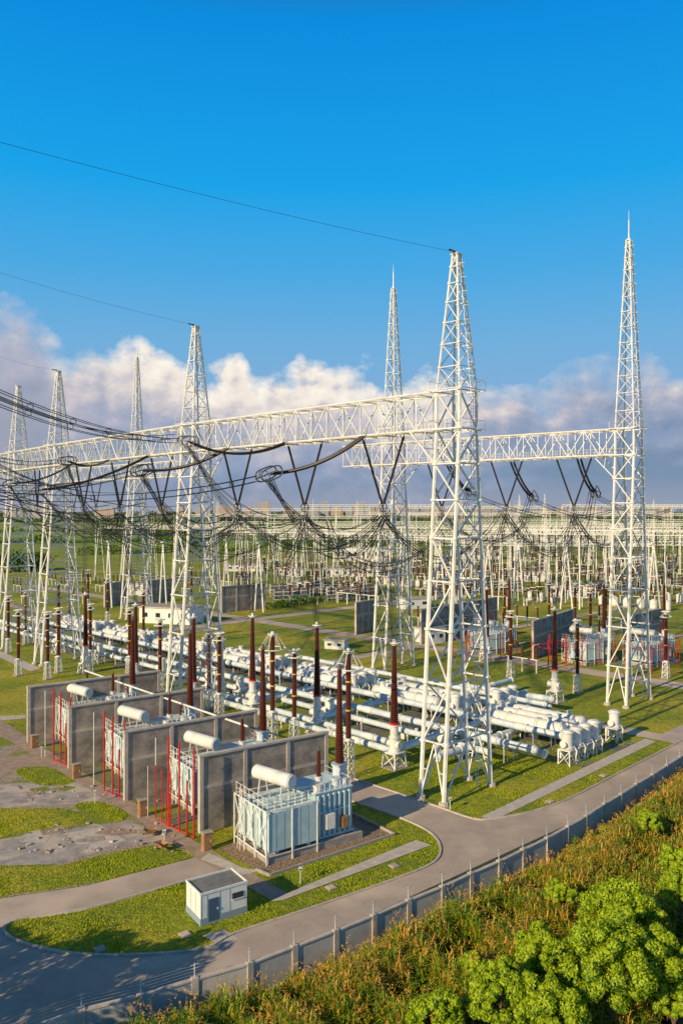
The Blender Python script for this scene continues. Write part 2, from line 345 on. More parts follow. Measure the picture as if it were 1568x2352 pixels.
# ---------------- beams
def beam(L_,H0=38.5,H=4,Wd=3,n=16,r=.14):
    ch,br,wk=MB(),MB(),MB()
    for y in(-Wd/2,Wd/2):
        for z in(0,H): ch.st((0,y,H0+z),(L_,y,H0+z),r,STEEL,5)
        for i in range(n):
            a,b=L_*i/n,L_*(i+1)/n; z0,z1=(0,H) if i%2 else (H,0)
            br.st((a,y,H0+z0),(b,y,H0+z1),r*.6,STEEL); br.st((b,y,H0),(b,y,H0+H),r*.45,STEEL,3)
    for z in(0,H):
        for i in range(n):
            a,b=L_*i/n,L_*(i+1)/n; s_=1 if i%2 else -1
            br.st((a,-s_*Wd/2,H0+z),(b,s_*Wd/2,H0+z),r*.5,STEEL,3); br.st((b,-Wd/2,H0+z),(b,Wd/2,H0+z),r*.5,STEEL,3)
    wk.box((L_/2,0,H0+.12),(L_,.6,.04),STEEL)
    for y in(-.35,.35):
        wk.st((0,y,H0+1.1),(L_,y,H0+1.1),.03,STEEL,3); wk.st((0,y,H0+.6),(L_,y,H0+.6),.025,STEEL,3)
        for i in range(n*2+1): wk.st((L_*i/n/2,y,H0+.1),(L_*i/n/2,y,H0+1.1),.025,STEEL,3)
    return [('chord',ch),('bracing',br),('walkway',wk)]
def span(p,q,n=16,e0=1.5,e1=1.5):
    d=(q-p); u=d.normalized(); L_=d.length-e0-e1
    thing('truss_beam',beam(L_,n=n),'long white lattice truss beam spanning between gantry towers','truss beam','white truss beams of the gantries',p+u*e0,math.atan2(u.y,u.x))
span(T1,T2); span(T2,T3); span(T3,T4,8); span(T4,T4+(T4-T3)*1.2,8,1.5,0); span(T6,T5); span(T7,T8); span(T5,T5+A*12,4,1.5,0)
span(T7,T7-A*22,8,1.5,0)
# ---------------- strings, rings, conductors
def sag(p,q,s,n=14):
    return [p.lerp(q,i/n)-Vector((0,0,4*s*(i/n)*(1-i/n))) for i in range(n+1)]
gs='insulator strings hanging from the gantries'
def string(p,q,s=0.,r=.17):
    n=int((q-p).length/.18); P=sag(p,q,s,n*2); k=len(P)
    return P,[(r if i%2 else r*.5) if 3<i<k-4 else .05 for i in range(k)]
def vstring(pa,pb,pm,r=.19):
    rg=MB(); parts=[]
    for e in(pa,pb):
        mb=MB(); P,rr=string(e,pm,0,r); mb.tube([p-pm for p in P],rr,DARK,7); parts.append(('insulator_chain',mb))
    rg.tor((0,0,0),.6,.06,RING,ax=A); rg.tor((0,0,-.6),.5,.055,RING,ax=B); rg.st((0,0,0),(0,0,-1),.08,RING)
    thing('v_insulator_string',parts+[('corona_ring',rg)],'V-shaped pair of dark insulator strings hanging under a white truss beam','insulator string',gs,pm)
def racetrack(mb,c,u,w,L_,H,r=.08):
    P=[]
    for i in range(20):
        an=2*math.pi*i/20; x=math.cos(an); y=math.sin(an)
        P.append(c+u*(L_*(abs(x)**.6)*(1 if x>0 else -1))+w*(H*(abs(y)**.8)*(1 if y>0 else -1)))
    mb.tube(P,r,RING,6,closed=True)
def tension(p,q,s):
    rg=MB(); parts=[]; u=(q-p).normalized(); sd=u.cross(Vector((0,0,1))).normalized(); up=sd.cross(u)
    for e in(-.3,.3):
        mb=MB(); P,rr=string(p,q,s,.2); mb.tube([x+sd*e-p for x in P],rr,DARK,7); parts.append(('insulator_chain',mb))
    c=q-p
    for e in(-.55,.55): racetrack(rg,c+sd*e,u,up,1.35,.65)
    racetrack(rg,c+u*.6,sd,up,.9,.5,.05)
    for e in(-.9,0,.9): rg.st(c+u*e+sd*.55,c+u*e-sd*.55,.05,RING)
    rg.st(c,c+u*1.8,.09,RING)
    thing('tension_insulator_string',parts+[('corona_ring',rg)],'sagging double dark insulator string with oval corona rings at its end','insulator string',gs,p)
gw='overhead conductors and jumpers of the switchyard'
def bundle(p,q,s,nb=4,gap=.55,r=.042,n=18,lab='bundle of thin dark overhead conductors stretched from a gantry',name='overhead_conductor',spc=True,mat=None):
    mb=MB(); d=(q-p).normalized(); sd=d.cross(Vector((0,0,1)))
    sd=sd.normalized() if sd.length>.05 else A
    up=sd.cross(d); base=sag(p,q,s,n)
    for e in([(0,0)] if nb==1 else [(-.5,0),(.5,0)] if nb==2 else [(-.5,-.5),(.5,-.5),(.5,.5),(-.5,.5)]):
        mb.tube([x+sd*(e[0]*gap)+up*(e[1]*gap)-p for x in base],r,mat or WIRE,4)
    if spc:
        for i in range(2,n,3):
            c=base[i]-p; w=gap/2
            if nb==4:
                a,b,c_,d_=c+sd*w+up*w,c+sd*w-up*w,c-sd*w-up*w,c-sd*w+up*w
                for x,y in((a,b),(b,c_),(c_,d_),(d_,a)): mb.st(x,y,.04,WIRE,3)
            elif nb==2: mb.st(c+sd*w,c-sd*w,.04,WIRE,3)
    solo(name,mb,lab,'power line',gw,loc=p)
def bp(Ta,Tb,t,z=38.5): p=Ta.lerp(Tb,t); p.z=z; return p
vb=[]
for (Ta,Tb,ts) in((T1,T2,(.22,.5,.79)),(T2,T3,(.2,.48,.77)),(T6,T5,(.2,.47,.76)),(T7,T8,(.2,.48,.77)),(T3,T4,(.5,))):
    for t in ts:
        m=bp(Ta,Tb,t,30.3); vstring(bp(Ta,Tb,t-.068),bp(Ta,Tb,t+.068),m); vb.append(m-Vector((0,0,1)))
JL='dark sagging jumper cables looping below the gantry beam'
DL='dark droplines hanging from an insulator string to bushings'
def lineside(Ta,Tb,t,ringp,endp,vbi,s=1.2):
    p=bp(Ta,Tb,t,38.6)-B*1.5; q=ringp; tension(p,q,s)
    bundle(q+(q-p).normalized()*1.6,endp,1.2)
    v=vb[vbi]
    for k in range(4):
        bundle(q+Vector((0,0,-.5))+A*(k*.4-.4),v+A*(k*.5-.5),6.6-k*1.1,nb=2,r=.045,lab=JL,name='jumper_cable')
q1=W(618,1088,84.7); lineside(T1,T2,.25,q1,W(-120,1128,60),0,1.0)
q2=W(327,1080,101.); lineside(T1,T2,.79,q2,W(-150,1105,75),2,1.0)
q3=W(433,1013,108.); lineside(T1,T2,.53,q3,W(-100,862,62),1,1.6)
q4=W(155,1058,133.); lineside(T2,T3,.5,q4,W(-100,1020,100),4,1.0)
q5=W(95,1125,128.); lineside(T2,T3,.22,q5,W(-150,1118,100),3,1.0)
q6=W(25,1110,146.); lineside(T2,T3,.79,q6,W(-150,1100,115),5,1.0)
bundle(q3+Vector((-1.5,-1.5,.5)),W(-100,880,62),1.6)
for t,(px,py),i in((.2,(1365,1130),6),(.47,(1222,1140),7),(.76,(1080,1128),8)):
    p=bp(T6,T5,t,38.6)-B*1.5 ; q=W(px,py,p.y+9); q.x=(px-784)/F*q.y; p2=p+B*3; tension(p2,q,1.0)
    e=q+B*60; e.z=30; bundle(q+(q-p2).normalized()*1.6,e,3)
    for k in range(3): bundle(q+A*k*.4,vb[i]+A*k*.4,6-k*1.3,nb=2,r=.045,lab=JL,name='jumper_cable')
for i,(y0,x1,y1,s) in enumerate(((1165,330,1155,1.5),(1145,360,1180,2),(1090,210,1110,1),(1060,160,1120,1),(1050,300,1130,2),(1120,440,1170,3),(1135,520,1180,3.5),(1100,250,1160,2),(1110,700,1190,5),(1040,480,1150,4),(1175,560,1200,3),(1130,150,1190,3))):
    bundle(W(-60,y0-6,120),W(x1,y1,150),s,nb=2,r=.05)
for i,v in enumerate(vb):
    for k in range(3): bundle(v,v+B*(12+i%3*4+k*8)+A*(k*3-3)+Vector((0,0,-4-i%2*3+k*2)),3.5+k,nb=2,r=.045,lab=JL,name='jumper_cable')
for i in range(len(vb)-1):
    if (vb[i]-vb[i+1]).length<22:
        for k in range(2): bundle(vb[i]+Vector((0,0,-.5)),vb[i+1]+Vector((0,0,-.5))+B*4,4.5+2*k,nb=2,r=.042,lab=JL,name='jumper_cable')
def gwire(T,py0):
    p=T+Vector((0,0,57.3)); k=-.4238
    s0=(p.x-k*p.y)/(s2-k*s2); e=p-B*s0; z=HC+(HY-py0)*e.y/F
    q=p-B*(s0*1.25); q.z=57.3+(z-57.3)*1.25
    mb=MB(); mb.tube([x-p for x in sag(p,q,.5,14)],.016,WIRE,4); mb.tor((-B*.8),.18,.04,RING); mb.lathe((-B*.3),-B,[(0,.1),(1,.1)],DARK,6)
    solo('ground_wire',mb,'single thin dark ground wire fixed to a tower top','power line',gw,loc=p)
gwire(T1,315); gwire(T2,620); gwire(T3,815)
# ---------------- bushings and arresters
def gisb():
    b,c,f,t=MB(),MB(),MB(),MB()
    f.lattice(.1,1.7,2.0,1.7,.07,STEEL,1); f.box((0,0,.06),(2.5,2.5,.12),CONC); f.box((0,0,1.75),(1.9,1.9,.12),STEEL)
    b.lathe((0,0,1.8),(0,0,1),[(0,.7),(.3,.7),(.31,.55),(1.6,.55),(1.61,.66),(1.8,.66),(1.81,.5),(3.0,.46),(3.01,.6),(3.15,.6)],PIPE2,16)
    b.lathe((0,0,2.7),(1,0,0),[(0,.38),(.9,.38),(.91,.5),(1.05,.5)],PIPE2,12); b.lathe((0,0,2.7),(-1,0,0),[(0,.38),(.8,.38),(.81,.48),(.95,.48)],PIPE2,12)
    c.lathe((0,0,4.95),(0,0,1),[(0,.5),(.25,.5)],RED,14); c.ribs((0,0,5.2),(0,0,1),9,.52,.27,PORC,n=14)
    t.lathe((0,0,14.2),(0,0,1),[(0,.36),(.25,.36),(.26,.2),(.7,.2)],PIPE2,12); t.tor((0,0,14.45),.6,.07,PIPE2); t.box((0,0,14.45),(1.2,.08,.08),PIPE2)
    return [('support_frame',f),('flanged_tank',b),('porcelain_column',c),('top_terminal',t)]
def arr(seg=3,ph=2.8,h=8.4,crown=False):
    f,c,t=MB(),MB(),MB()
    f.box((0,0,.08),(1.3,1.3,.16),CONC); f.lattice(.15,ph,1.0,.8,.045,STEEL,3); f.box((0,0,ph+.05),(1,1,.1),STEEL)
    L_=h/seg
    for i in range(seg):
        z=ph+.1+i*L_; c.lathe((0,0,z),(0,0,1),[(0,.34),(.16,.34)],YEL if i else PIPE2,12); c.ribs((0,0,z+.16),(0,0,1),L_-.16,.34,.32,PORC,n=12)
    z=ph+h+.1
    t.lathe((0,0,z),(0,0,1),[(0,.36),(.25,.36),(.26,.2),(.6,.2)],PIPE2,12)
    if crown:
        t.tor((0,0,z-1.6),1.7,.08,PIPE2,n=28); t.tor((0,0,z+.3),.6,.06,PIPE2)
        for i in range(6):
            a=i*math.pi/3; t.st((.5*math.cos(a),.5*math.sin(a),z+.3),(1.7*math.cos(a),1.7*math.sin(a),z-1.6),.045,PIPE2)
    else:
        t.tor((0,0,z-.5),.95,.1,PIPE2,n=24); t.tor((0,0,z+.45),.75,.09,PIPE2,n=24)
        for i in range(4):
            a=i*math.pi/2+.4; t.st((.2*math.cos(a),.2*math.sin(a),z+.3),(.95*math.cos(a),.95*math.sin(a),z-.5),.035,PIPE2); t.st((0,0,z+.45),(.75*math.cos(a),.75*math.sin(a),z+.45),.035,PIPE2)
    return [('lattice_pedestal',f),('porcelain_column',c),('grading_ring',t)]
gb='brown porcelain bushings standing on gas insulated switchgear'; ga='brown porcelain surge arresters with grading rings'
g0=G(905,1762); GB=thing('porcelain_bushing',gisb(),'tall tapered brown porcelain bushing on a white flanged steel tank','bushing',gb,g0,RA)
gp=[g0,G(728,1683),G(580,1642),G(312,1592),G(480,1600),G(1273,1612),G(1117,1520),G(197,1545),G(445,1645),G(135,1500)]
for p in gp[1:]: cp(GB,p)
a0=G(800,1787); AC=thing('surge_arrester',arr(3,4.2,9.6,True),'brown ribbed surge arrester on lattice pedestal with conical ring crown','surge arrester',ga,a0,RA)
cp(AC,G(626,1712),label='brown ribbed surge arrester with conical ring crown beside transformer')
AR=thing('surge_arrester',arr(3,2.9,8.4),'brown ribbed surge arrester with yellow flanges and double grading rings','surge arrester',ga,G(676,1702),RA)
for p in((504,1640),(480,1632),(368,1588),(298,1545),(208,1530),(110,1560),(43,1552),(135,1545),(20,1500),(60,1480),(248,1432),(160,1440),(330,1480),(1325,1592),(1172,1556),(1528,1558),(1355,1470),(1320,1450),(1158,1450),(1390,1455),(1260,1440),(203,1400),(440,1390)): cp(AR,G(*p))
for v,(p,h) in zip(vb,((gp[0],14.8),(gp[1],14.8),(gp[2],14.8),(gp[4],14.8),(gp[3],14.8),(gp[7],14.8),(gp[5],14.8),(gp[6],14.8))):
    for k in(-.6,0,.6): bundle(v+A*k,p+Vector((0,0,h))+A*k*.4,.4*k,nb=2,gap=.35,r=.036,lab=DL,name='dropline_cable',spc=False)
for a_,b_,z1,z2 in((gp[0],a0,14.9,14.3),(gp[1],G(676,1702),14.9,11.6),(gp[2],G(504,1640),14.9,11.6),(a0,Vector((-.08,76,0)),14.3,15.3)):
    bundle(a_+Vector((0,0,z1)),b_+Vector((0,0,z2)),.8,nb=2,gap=.3,r=.03,lab='short dark cable linking a bushing top to an arrester',name='link_cable',spc=False)
# ---------------- firewalls
def fwall(p,q,h=7.,npan=3):
    d=q-p; L_=d.length; parts=[]
    for i in range(npan):
        x0=L_*i/npan+(.34 if i==0 else .17); x1=L_*(i+1)/npan-(.34 if i==npan-1 else .17)
        pn=MB(); pn.box(((x0+x1)/2,0,h/2),(x1-x0,.26,h),BLOCK); parts.append(('block_panel',pn))
        bd=MB(); bd.box(((x0+x1)/2,0,h*.6),(x1-x0-.01,.31,.36),BRICKW); parts.append(('pale_band',bd))
    for i in range(npan+1):
        cl=MB(); cl.box((min(max(L_*i/npan,.19),L_-.19),0,h/2+.02),(.38,.46,h+.03),LCONC); parts.append(('concrete_column',cl))
    cpn=MB(); cpn.box((L_/2,0,h+.13),(L_+.1,.52,.2),LCONC); parts.append(('coping',cpn))
    thing('firewall',parts,'tall grey block firewall with concrete columns and pale band','firewall','grey block firewalls between the transformers',p,math.atan2(d.y,d.x))
U=Vector((.82,.573,0)).normalized(); V=Vector((-U.y,U.x,0))
for (px,py),L_ in(((457,1914),14.3),((285,1840),15.5),((157,1765),17),((63,1705),18)):
    p=G(px,py); fwall(p,p+U*L_)
def fw2(x0,yb0,x1,yb1,h=7.5): fwall(G(x0,yb0),G(x1,yb1),h)
fw2(508,1408,610,1398); fw2(338,1385,400,1378,7); fw2(240,1395,290,1385,7)
fw2(816,1458,858,1448); fw2(965,1480,1140,1440); fw2(1222,1515,1314,1478); fw2(1432,1500,1520,1475)
# ---------------- transformer
def transformer():
    tk,cn,bs,fr,hv,rl,fd=MB(),MB(),MB(),MB(),MB(),MB(),MB(); parts=[]
    tk.box((7.05,2.7,2.75),(3.9,4.2,3.9),BLUE)
    tk.box((7.05,2.7,4.76),(4.2,4.5,.12),RAD); tk.box((7.05,2.7,.8),(4.3,4.6,.2),BLUE)
    for i in range(7): tk.box((5.4+i*.55,.45,2.75),(.14,.3,3.6),RAD); tk.box((5.4+i*.55,4.95,2.75),(.14,.3,3.6),RAD)
    for i in range(8): tk.box((9.15,.9+i*.52,2.75),(.3,.14,3.6),RAD)
    tk.box((7.05,.5,3.0),(3.9,.12,.14),RAD)
    tk.box((6.3,.1,2.3),(.9,.6,1.3),PIPE2); tk.box((7.9,.1,1.9),(.6,.5,1.0),RUST); tk.lathe((5.7,1.2,4.8),(0,0,1),[(0,.55),(.5,.55),(.51,.65),(.6,.65)],PIPE2,14); tk.lathe((7.9,1.4,4.8),(0,0,1),[(0,.4),(.6,.4),(.61,.5),(.7,.5)],PIPE,12)
    tk.lathe((8.6,1.0,4.8),(0,0,1),[(0,.2),(.5,.2),(.51,.28),(.6,.28)],PIPE,10)
    fd.box((4.9,2.7,.3),(9.9,5.6,.6),CONC)
    for yb in(-.2,1.25,2.7,4.15):
        rd=MB()
        for i in range(6):
            x=.05+i*.8
            for j in range(8): rd.box((x+j*.096,yb+.6,2.6),(.03,1.1,3.2),RAD)
            rd.box((x+.336,yb+.09,2.6),(.70,.03,3.2),RAD); rd.box((x+.336,yb+1.11,2.6),(.70,.03,3.2),RAD)
        for z in(1.15,4.05): rd.st((0,yb+.6,z),(5.2,yb+.6,z),.1,PIPE,7)
        parts.append(('radiator_bank',rd))
    for x in(1.0,2.6,4.2): fr.box((x,.35,.5),(.35,.35,1.0),PIPE)
    for x in(-.25,2.3,4.85):
        for y in(-.2,1.8,3.7,5.6): fr.st((x,y,0),(x,y,4.6),.07,STEEL,4)
    for z in(.7,4.5):
        fr.st((-.25,-.2,z),(-.25,5.6,z),.07,STEEL); fr.st((-.25,-.2,z),(4.85,-.2,z),.04,STEEL); fr.st((-.25,5.6,z),(4.85,5.6,z),.07,STEEL)
    for y in(-.2,1.8,3.7): fr.st((-.25,y,4.5),(4.85,y,4.5),.06,STEEL)
    for y in(-.2,1.8,3.7):
        fr.st((-.25,y,.7),(-.25,y+1.9,4.5),.045,STEEL,3); fr.st((-.25,y+1.9,.7),(-.25,y,4.5),.045,STEEL,3)
    for z in(5.0,5.5):
        for a,b in(((-.1,-.1),(4.7,-.1)),((-.1,-.1),(-.1,5.6)),((5,.6),(9.0,.6)),((9.0,.6),(9.0,4.8))): rl.st((*a,z),(*b,z),.028,STEEL,3)
    for i in range(8): rl.st((-.1,-.1+i*.8,4.4),(-.1,-.1+i*.8,5.5),.028,STEEL,3); rl.st((-.1+i*.68,-.1,4.4),(-.1+i*.68,-.1,5.5),.028,STEEL,3); rl.st((5+i*.57,.6,4.8),(5+i*.57,.6,5.5),.028,STEEL,3)
    for y in(3.9,4.35): rl.st((-.6,y,.0),(-.35,y,5.4),.04,STEEL)
    for i in range(14): rl.st((-.5,3.9,.5+i*.35),(-.5,4.35,.5+i*.35),.025,STEEL,3)
    p=Vector((1.6,5.0,6.3)); q=Vector((2.75,.55,6.3)); u=(q-p).normalized(); l=(q-p).length
    cn.lathe(p,u,[(-.02,.3),(0,.55),(.12,.62),(.13,.66),(.2,.66),(.21,.62),(l-.2,.62),(l-.19,.66),(l-.12,.66),(l-.1,.6),(l,.52),(l+.02,.2)],PIPE2,20)
    for t in(.2,.8):
        c=p.lerp(q,t); cn.st(c+Vector((.3,0,-.5)),c+Vector((.5,0,-1.8)),.07,PIPE2); cn.st(c-Vector((.3,0,.5)),c-Vector((.5,0,1.8)),.07,PIPE2)
    cn.tube([p.lerp(q,.8)+Vector((0,0,-.6)),p.lerp(q,.8)+Vector((1.2,0,-1.0)),Vector((5.7,1.2,5.3))],.09,PIPE2,8)
    bs.lathe((6.3,1.8,4.8),(0,0,1),[(0,.32),(.9,.32),(.91,.4),(1,.4)],PIPE2,12); bs.ribs((6.3,1.8,5.8),(0,0,1),2.3,.24,.17,PORC,n=12); bs.lathe((6.3,1.8,8.1),(0,0,1),[(0,.1),(.4,.08)],RING,8)
    hv.lathe((9.5,3.1,1.6),(0,0,1),[(0,.5),(.02,.72),(2.9,.72),(2.91,.84),(3.05,.84),(3.06,.68),(4.3,.68),(4.31,.8),(4.45,.8)],PIPE,18); hv.lathe((8.9,3.1,3),(1,0,0),[(0,.6),(.6,.6)],PIPE,12)
    bg=MB(); bg.ribs((9.5,3.1,6.1),(0,0,1),8.8,.46,.22,PORC,n=14); bg.lathe((9.5,3.1,14.9),(0,0,1),[(0,.2),(.5,.16)],RING,8)
    return parts+[('oil_tank',tk),('foundation',fd),('steel_frame',fr),('conservator_tank',cn),('low_voltage_bushing',bs),('turret',hv),('high_voltage_bushing',bg),('railing',rl)]
tp=Vector((-6.2,68,0)); tr_rot=math.atan2(U.y,U.x)
TR=thing('power_transformer',transformer(),'pale aqua power transformer with radiator fins and white conservator tank','transformer','large oil filled power transformers',tp,tr_rot)
offs=[Vector((-8.3,11.2,0)),Vector((-18.2,22.1,0)),Vector((-28.3,34.1,0))]
for o in offs: cp(TR,tp+o,label='pale aqua power transformer between grey block firewalls')
for px,py in((1120,1505),(1345,1530),(1490,1535)): cp(TR,G(px,py),label='pale power transformer beside red pipes and block firewall')
def redp(hs):
    mb,cl=MB(),MB()
    for i,(x,y,h) in enumerate(hs):
        mb.st((x,y,0),(x,y,h),.085,RED,8)
        for z in range(1,int(h),2): mb.lathe((x,y,z),(0,0,1),[(0,.13),(.1,.13)],RED,8)
    for a,b in zip(hs,hs[1:]): mb.st((a[0],a[1],.15),(b[0],b[1],.15),.05,RED,6)
    cl.st((-1.6,1.6,0),(-1.6,1.6,8),.05,STEEL,5)
    return [('riser_pipes',mb),('support_pole',cl)]
h0=G(388,1900); hs=[(0,0,8.6)]+[(G(x,y)-h0).to_tuple()[:2]+(h,) for x,y,h in((412,1910,8.3),(430,1918,5),(446,1926,8.2))]
RP=thing('fire_sprinkler_pipework',redp(hs),'bright red vertical fire sprinkler pipes beside a block firewall','fire pipes','red fire sprinkler pipework at the transformers',h0)
for q in((240,1818),(124,1748)): cp(RP,G(*q))
cp(RP,G(358,1885),scale=.62)
def redf():
    mb=MB()
    for y in(0,5): mb.st((0,y,4),(12,y,4),.06,RED,6)
    for i in range(4):
        for y in(0,5): mb.st((i*4,y,0),(i*4,y,5.5),.08,RED,6)
    mb.st((0,0,4),(0,5,4),.06,RED,6)
    return mb
for i,(px,py) in enumerate(((1070,1520),(1258,1540),(1300,1530),(1440,1545),(1495,1550))):
    solo('fire_sprinkler_pipework',redf(),'red ring of fire sprinkler pipes around a transformer','fire pipes','red fire sprinkler pipework at the transformers',loc=G(px,py),rot=tr_rot-.2)
def cab():
    b,d=MB(),MB(); b.box((0,0,.85),(.8,.6,1.5),RUST); b.box((0,0,1.63),(.95,.75,.07),CONC); b.box((0,0,.05),(.9,.7,.1),CONC)
    d.box((0,-.32,.85),(.66,.03,1.3),RUST); d.box((.25,-.35,.9),(.05,.04,.2),STEEL); return [('cabinet_body',b),('door',d)]
CB=thing('control_cabinet',cab(),'small weathered brown control cabinet on a concrete plinth','cabinet','brown control cabinets along the footpath',G(475,1953),tr_rot)
for p in((328,1875),(176,1788),(80,1718)): cp(CB,G(*p))
def barrow():
    t,w,h=MB(),MB(),MB()
    t.v=[Vector(x) for x in((-.3,-.2,.35),(.3,-.2,.35),(.3,.2,.35),(-.3,.2,.35),(-.5,-.38,.75),(.6,-.38,.75),(.6,.38,.75),(-.5,.38,.75))]; t.mi(RUST)
    t.f=[(0,3,2,1),(0,1,5,4),(1,2,6,5),(2,3,7,6),(3,0,4,7)]; t.m=[0]*5
    w.tor((.65,0,.22),.18,.05,DARK,ax=(0,1,0)); w.st((.65,-.12,.22),(.65,.12,.22),.03,RING)
    for e in(-1,1): h.st((.65,e*.1,.22),(-1.1,e*.33,.65),.03,RUST); h.st((-.3,e*.25,.4),(-.4,e*.27,0),.03,RUST)
    return [('tray',t),('wheel',w),('handles',h)]
WB=thing('wheelbarrow',barrow(),'rusty brown wheelbarrow standing on the broken yard','wheelbarrow','wheelbarrows on the yard',G(345,1922),.4)
cp(WB,G(372,1955),2.4)
for k in range(90):
    mb=MB(); s_=R.uniform(.08,.3); mb.box((0,0,s_*.3),(s_*1.5,s_,s_*.6),R.choice((LCONC,CONC,PATH)),(math.cos(k),math.sin(k),.2),(-math.sin(k),math.cos(k),0))
    solo('rubble_block',mb,'small broken concrete block lying on the dirt yard','rubble','broken concrete rubble',loc=G(R.uniform(40,400),R.choice((R.uniform(1890,1960),R.uniform(1800,1850)))))
def lampp():
    a,b=MB(),MB(); a.st((0,0,0),(0,0,1.1),.04,STEEL,6); b.box((0,0,1.2),(.28,.28,.22),WHITE); b.box((0,-.15,1.2),(.2,.02,.14),GLASS); return [('post',a),('lamp_head',b)]
LP=thing('floodlight_post',lampp(),'short white post with a small lamp head on grass','lamp','short lamp posts in the yard',G(219,1845))
for p in((96,1740),(378,1940),(1033,1862),(690,2030)): cp(LP,G(*p))
# ---------------- tubular busbar
pb=[W(195,1540,118),W(570,1669,86)]
parts=[]; mb=MB(); mb.st(pb[0]-pb[1],(0,0,0),.12,PIPE2,8); parts.append(('bus_tube',mb))
for t in(.02,.33,.66,.98):
    pz=MB(); c=(pb[0]-pb[1])*(1-t); pz.ribs(c-Vector((0,0,2.2)),(0,0,1),2.1,.17,.17,PORC,n=10); pz.st(c-Vector((0,0,pb[1].z+c.z)),c-Vector((0,0,2.2)),.09,STEEL,6); parts.append(('post_insulator',pz))
thing('tubular_busbar',parts,'long cream tubular busbar on brown post insulators above transformers','busbar',None,pb[1])
# ---------------- GIS
gg='white gas insulated switchgear pipes'
def pipe(p,q,r=.35,fl=5.,sup=8.,mat=PIPE,lab='long pale flanged gas insulated busbar pipe on steel supports',bx=True):
    p=Vector(p);q=Vector(q); d=q-p; L_=d.length; u=d.normalized(); a=MB(); parts=[]
    a.lathe((0,0,0),u,[(-.35,r*.35),(-.28,r*.75),(-.12,r*.96),(0,r),(L_,r),(L_+.12,r*.96),(L_+.28,r*.75),(L_+.35,r*.35)],mat,16)
    n=max(1,int(L_/fl))
    for i in range(n+1):
        t=L_*i/n; a.lathe(u*(t-.1),u,[(0,r*1.28),(.08,r*1.28),(.09,r*1.12),(.13,r*1.12),(.14,r*1.28),(.22,r*1.28)],PIPE2,16)
        if i%4==1 and i<n: a.ribs(u*(t+.4),u,1.1,r*1.15,r*1.15,PIPE2,step=.22,n=12,d=.88)
        if i%5==2 and i<n: a.lathe(u*(t+.9),(0,0,1),[(0,r*.5),(r*1.5,r*.5),(r*1.51,r*.68),(r*1.8,r*.68)],PIPE2,10)
    parts.append(('flanged_pipe',a))
    n=max(1,int(L_/sup)); sd=Vector((-u.y,u.x,0))
    for i in range(n):
        c=MB(); t=u*(L_*(i+.5)/n)
        for e in(-.35,.35): c.st(t+sd*e-Vector((0,0,p.z)),t+sd*e-Vector((0,0,r*.6)),.07,STEEL)
        c.box(t-Vector((0,0,r+.06)),(.2,.95,.12),STEEL,u,sd); parts.append(('support_stand',c))
        if bx and i%4==1:
            k=MB(); k.box(t+u*1.2-sd*.5-Vector((0,0,p.z-.75)),(.9,.45,1.2),PIPE2,u,sd); parts.append(('control_box',k))
    thing('gas_insulated_pipe',parts,lab,'pipe',gg,p)
for b,z,r,a0_,a1_ in((10.3,1.4,.38,3,150),(12.2,2.3,.44,-2,150),(14.2,1.4,.46,-2,150),(18.6,2.6,.44,-2,150),(29.6,1.6,.46,-1,150),(31.2,2.6,.36,8,62)):
    pipe(AB(a0_,b,z),AB(a1_,b,z),r)
for b,z in((3.2,1.2),(5.6,1.2)): pipe(AB(12,b,z),AB(52,b+.5,z),.40)
pipe(AB(10.4,3.2,1.9),AB(10.4,19,1.9),.48,fl=3); pipe(AB(6.5,5,1.2),AB(6.5,22,1.2),.42,fl=4)
for g in gp[1:3]: 
    rel=g-T1; a=rel.dot(A); b=rel.dot(B); pipe(AB(a,b+1,2.0),AB(a,19,2.0),.44,fl=3.4)
pipe(G(1060,1575,1.8),G(1268,1606,2.2),.46); pipe(G(1065,1600,1.2),G(1262,1625,1.2),.38); pipe(AB(22,31,2),AB(22,44,2),.4)
def brk():
    a=MB(); parts=[]
    a.lathe((0,0,2.2),(1,0,0),[(-.35,.25),(-.28,.6),(-.1,.84),(0,.9),(12,.9),(12.1,.84),(12.28,.6),(12.35,.25)],PIPE2,24)
    for t in(0.1,3.4,3.7,8.0,11.7): a.lathe((t,0,2.2),(1,0,0),[(0,1.03),(.13,1.03)],PIPE2,24)
    a.lathe((10.6,0,2.8),(0,0,1),[(0,.42),(.8,.42),(.81,.52),(.92,.52)],PIPE2,14)
    a.lathe((2,0,2.8),(0,0,1),[(0,.26),(.6,.26),(.61,.34),(.7,.34)],PIPE,12)
    parts.append(('breaker_tank',a))
    for x in(1.5,6,10.5):
        s=MB()
        for e in(-.5,.5): s.st((x,e,0),(x,e,1.7),.09,STEEL)
        s.box((x,0,1.25),(.3,1.3,.12),STEEL); parts.append(('support_stand',s))
    k=MB(); k.box((5,-1.05,.85),(1.3,.4,1.3),PIPE2); k.box((5,-1.26,.9),(1.0,.03,1.0),PIPE); parts.append(('control_box',k))
    return parts
BK=thing('gas_circuit_breaker',brk(),'large horizontal cream cylinder breaker tank on steel stands','circuit breaker','cream cylindrical gas circuit breakers',AB(0,22.2,0),RA)
for a in(0,20,40,61,82,103,124):
    for b in(22.2,24.6,27):
        if (a,b)!=(0,22.2): cp(BK,AB(a,b))
